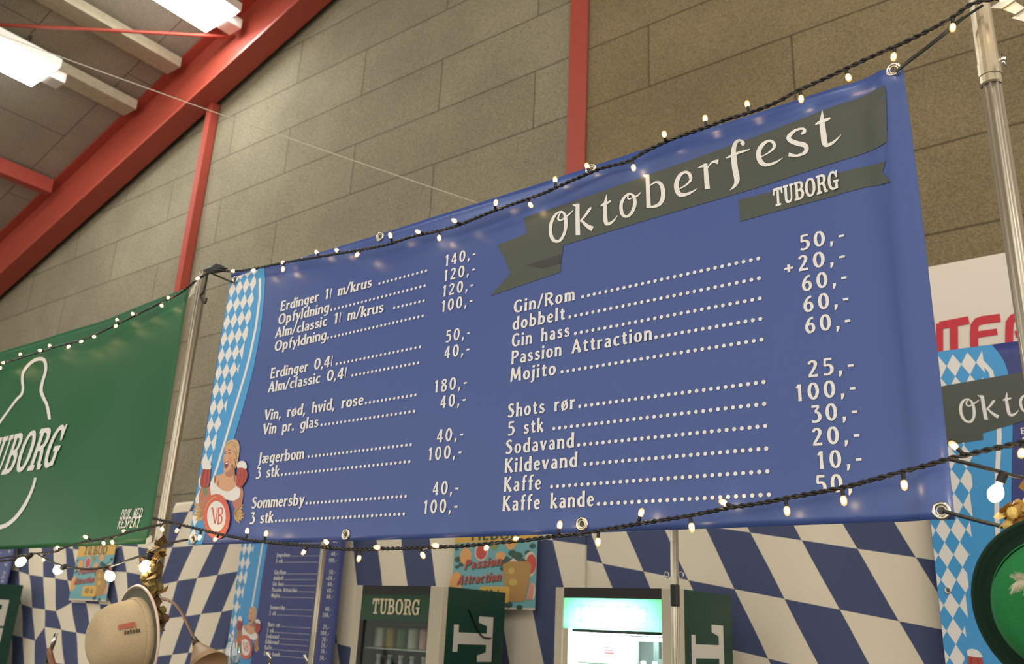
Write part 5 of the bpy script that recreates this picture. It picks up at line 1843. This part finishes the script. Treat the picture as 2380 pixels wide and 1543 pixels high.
def festoon(label, cord, bulbs, Y, sc=1.0):
    pts = [Vector(p) for p in catmull([tuple(at(x, y, Y)) for x, y in cord], 5)]
    t = thing('festoon_lights', label, 'string lights', pts[0])
    bm = B()
    tube(bm, pts, .0042, 7)
    obj('cord', bm, CORD, t, smooth=True)
    for (x0, y0, x1, y1) in bulbs:
        a, b = at(x0, y0, Y), at(x1, y1, Y)
        d = b - a
        d.y = 0
        if d.length < .060 * sc:
            d.y = -math.sqrt(max(0, (.060 * sc) ** 2 - d.length ** 2))
        d.normalize()
        h = link('bulb_socket', SOCK, t, a - Vector(t.location))
        h.rotation_euler = d.to_track_quat('Z', 'Y').to_euler()
        h.scale = (sc, sc, sc)
        link('globe_bulb', GBUL, h)
    return t


festoon('festoon cord with large globe bulbs sagging below the green banner', [(-60, 1306), (0, 1297), (40, 1291), (78, 1286), (97, 1294), (130, 1310), (167, 1319), (215, 1322), (264, 1313), (317, 1295), (350, 1285), (398, 1262), (436, 1254)],
        [(74, 1288, 62, 1304), (152, 1316, 126, 1328), (244, 1320, 256, 1340), (352, 1285, 336, 1318)], 1.9, .8)
festoon('festoon cord with one clear globe bulb hanging at the right edge', [(2203, 1066), (2250, 1077), (2300, 1090), (2330, 1098), (2360, 1107), (2420, 1116)], [(2334, 1098, 2316, 1142)], 1.93, .62)

# ================================================================== CORDS, TIES
BUN = mat('bungee_black', (38, 40, 36), .6)


def cord_thing(name, label, cat, paths, Y, r, m_=BUN):
    bm = B()
    o0 = at(*paths[0][0], Y)
    for p in paths:
        tube(bm, catmull([tuple(at(x, y, Y)) for x, y in p], 6), r, 7)
    return tag(obj(name, bm, m_, None, o0, smooth=True), label, cat)


cord_thing('bungee_cord', 'doubled black bungee cord tying the top right eyelet of the blue banner to the pole', 'cord', [[(2082, 166), (2100, 150), (2150, 112), (2200, 72), (2238, 40)], [(2084, 168), (2104, 150), (2155, 112), (2205, 72), (2240, 42), (2285, 12)]], 1.985, .0032)
cord_thing('bungee_cord', 'black bungee cord tying the bottom right eyelet of the blue banner to the pole', 'cord', [[(2192, 1187), (2215, 1194), (2270, 1209), (2320, 1221), (2345, 1228), (2372, 1232)]], 1.985, .0042)
cord_thing('bungee_cord', 'black bungee cord tying the top left eyelet of the blue banner to the pole', 'cord', [[(484, 632), (510, 643), (540, 656)]], 1.985, .004)
cord_thing('bungee_cord', 'black cord tail with a hook hanging at the top of the left pole', 'cord', [[(482, 630), (478, 655), (472, 680)], [(472, 680), (466, 690), (476, 704), (480, 692)]], 1.975, .005)
bm = B()
for k, (x0, y0, x1, y1) in enumerate(((476, 628, 528, 624), (482, 632, 524, 629), (488, 624, 520, 620))):
    tube(bm, [at(x0, y0, 1.96), at((x0 + x1) / 2, (y0 + y1) / 2 - 3, 1.955), at(x1, y1, 1.96)], [.008, .014, .003], 7)
tag(obj('tape_wrap', bm, BLACKR, None, at(500, 626, 1.96), smooth=True), 'black tape wrapped where the light strings meet at the left pole top', 'tape')
PLAS = mat('milky_plastic', (214, 206, 186), .3)
for (pts_, lab) in (([(2322, 6), (2346, 14), (2372, 30), (2400, 44)], 'milky plastic strap at the top of the right-hand pole'),
                    ([(444, 688), (452, 668), (462, 648), (470, 636)], 'milky plastic strap holding the top corner of the green banner to the pole'),
                    ([(345, 1262), (349, 1248), (352, 1262), (356, 1276), (350, 1284)], 'milky plastic strap at the bottom corner of the green banner')):
    bm = B()
    P = [at(x, y, 1.985) for x, y in pts_]
    for i, (a, b) in enumerate(zip(P, P[1:])):
        w = .020 if i % 2 == 0 else .014
        n = Vector((1, 0, .4)).normalized()
        vs = [bm.verts.new(q) for q in (a - n * w, a + n * w, b + n * w * .8 + Vector((0, -.006, 0)), b - n * w * .8 + Vector((0, -.006, 0)))]
        bm.faces.new(vs)
    bmesh.ops.remove_doubles(bm, verts=bm.verts, dist=.0005)
    o = obj('plastic_strap', bm, PLAS, None, P[0])
    md = o.modifiers.new('thickness', 'SOLIDIFY')
    md.thickness = .002
    tag(o, lab, 'strap')
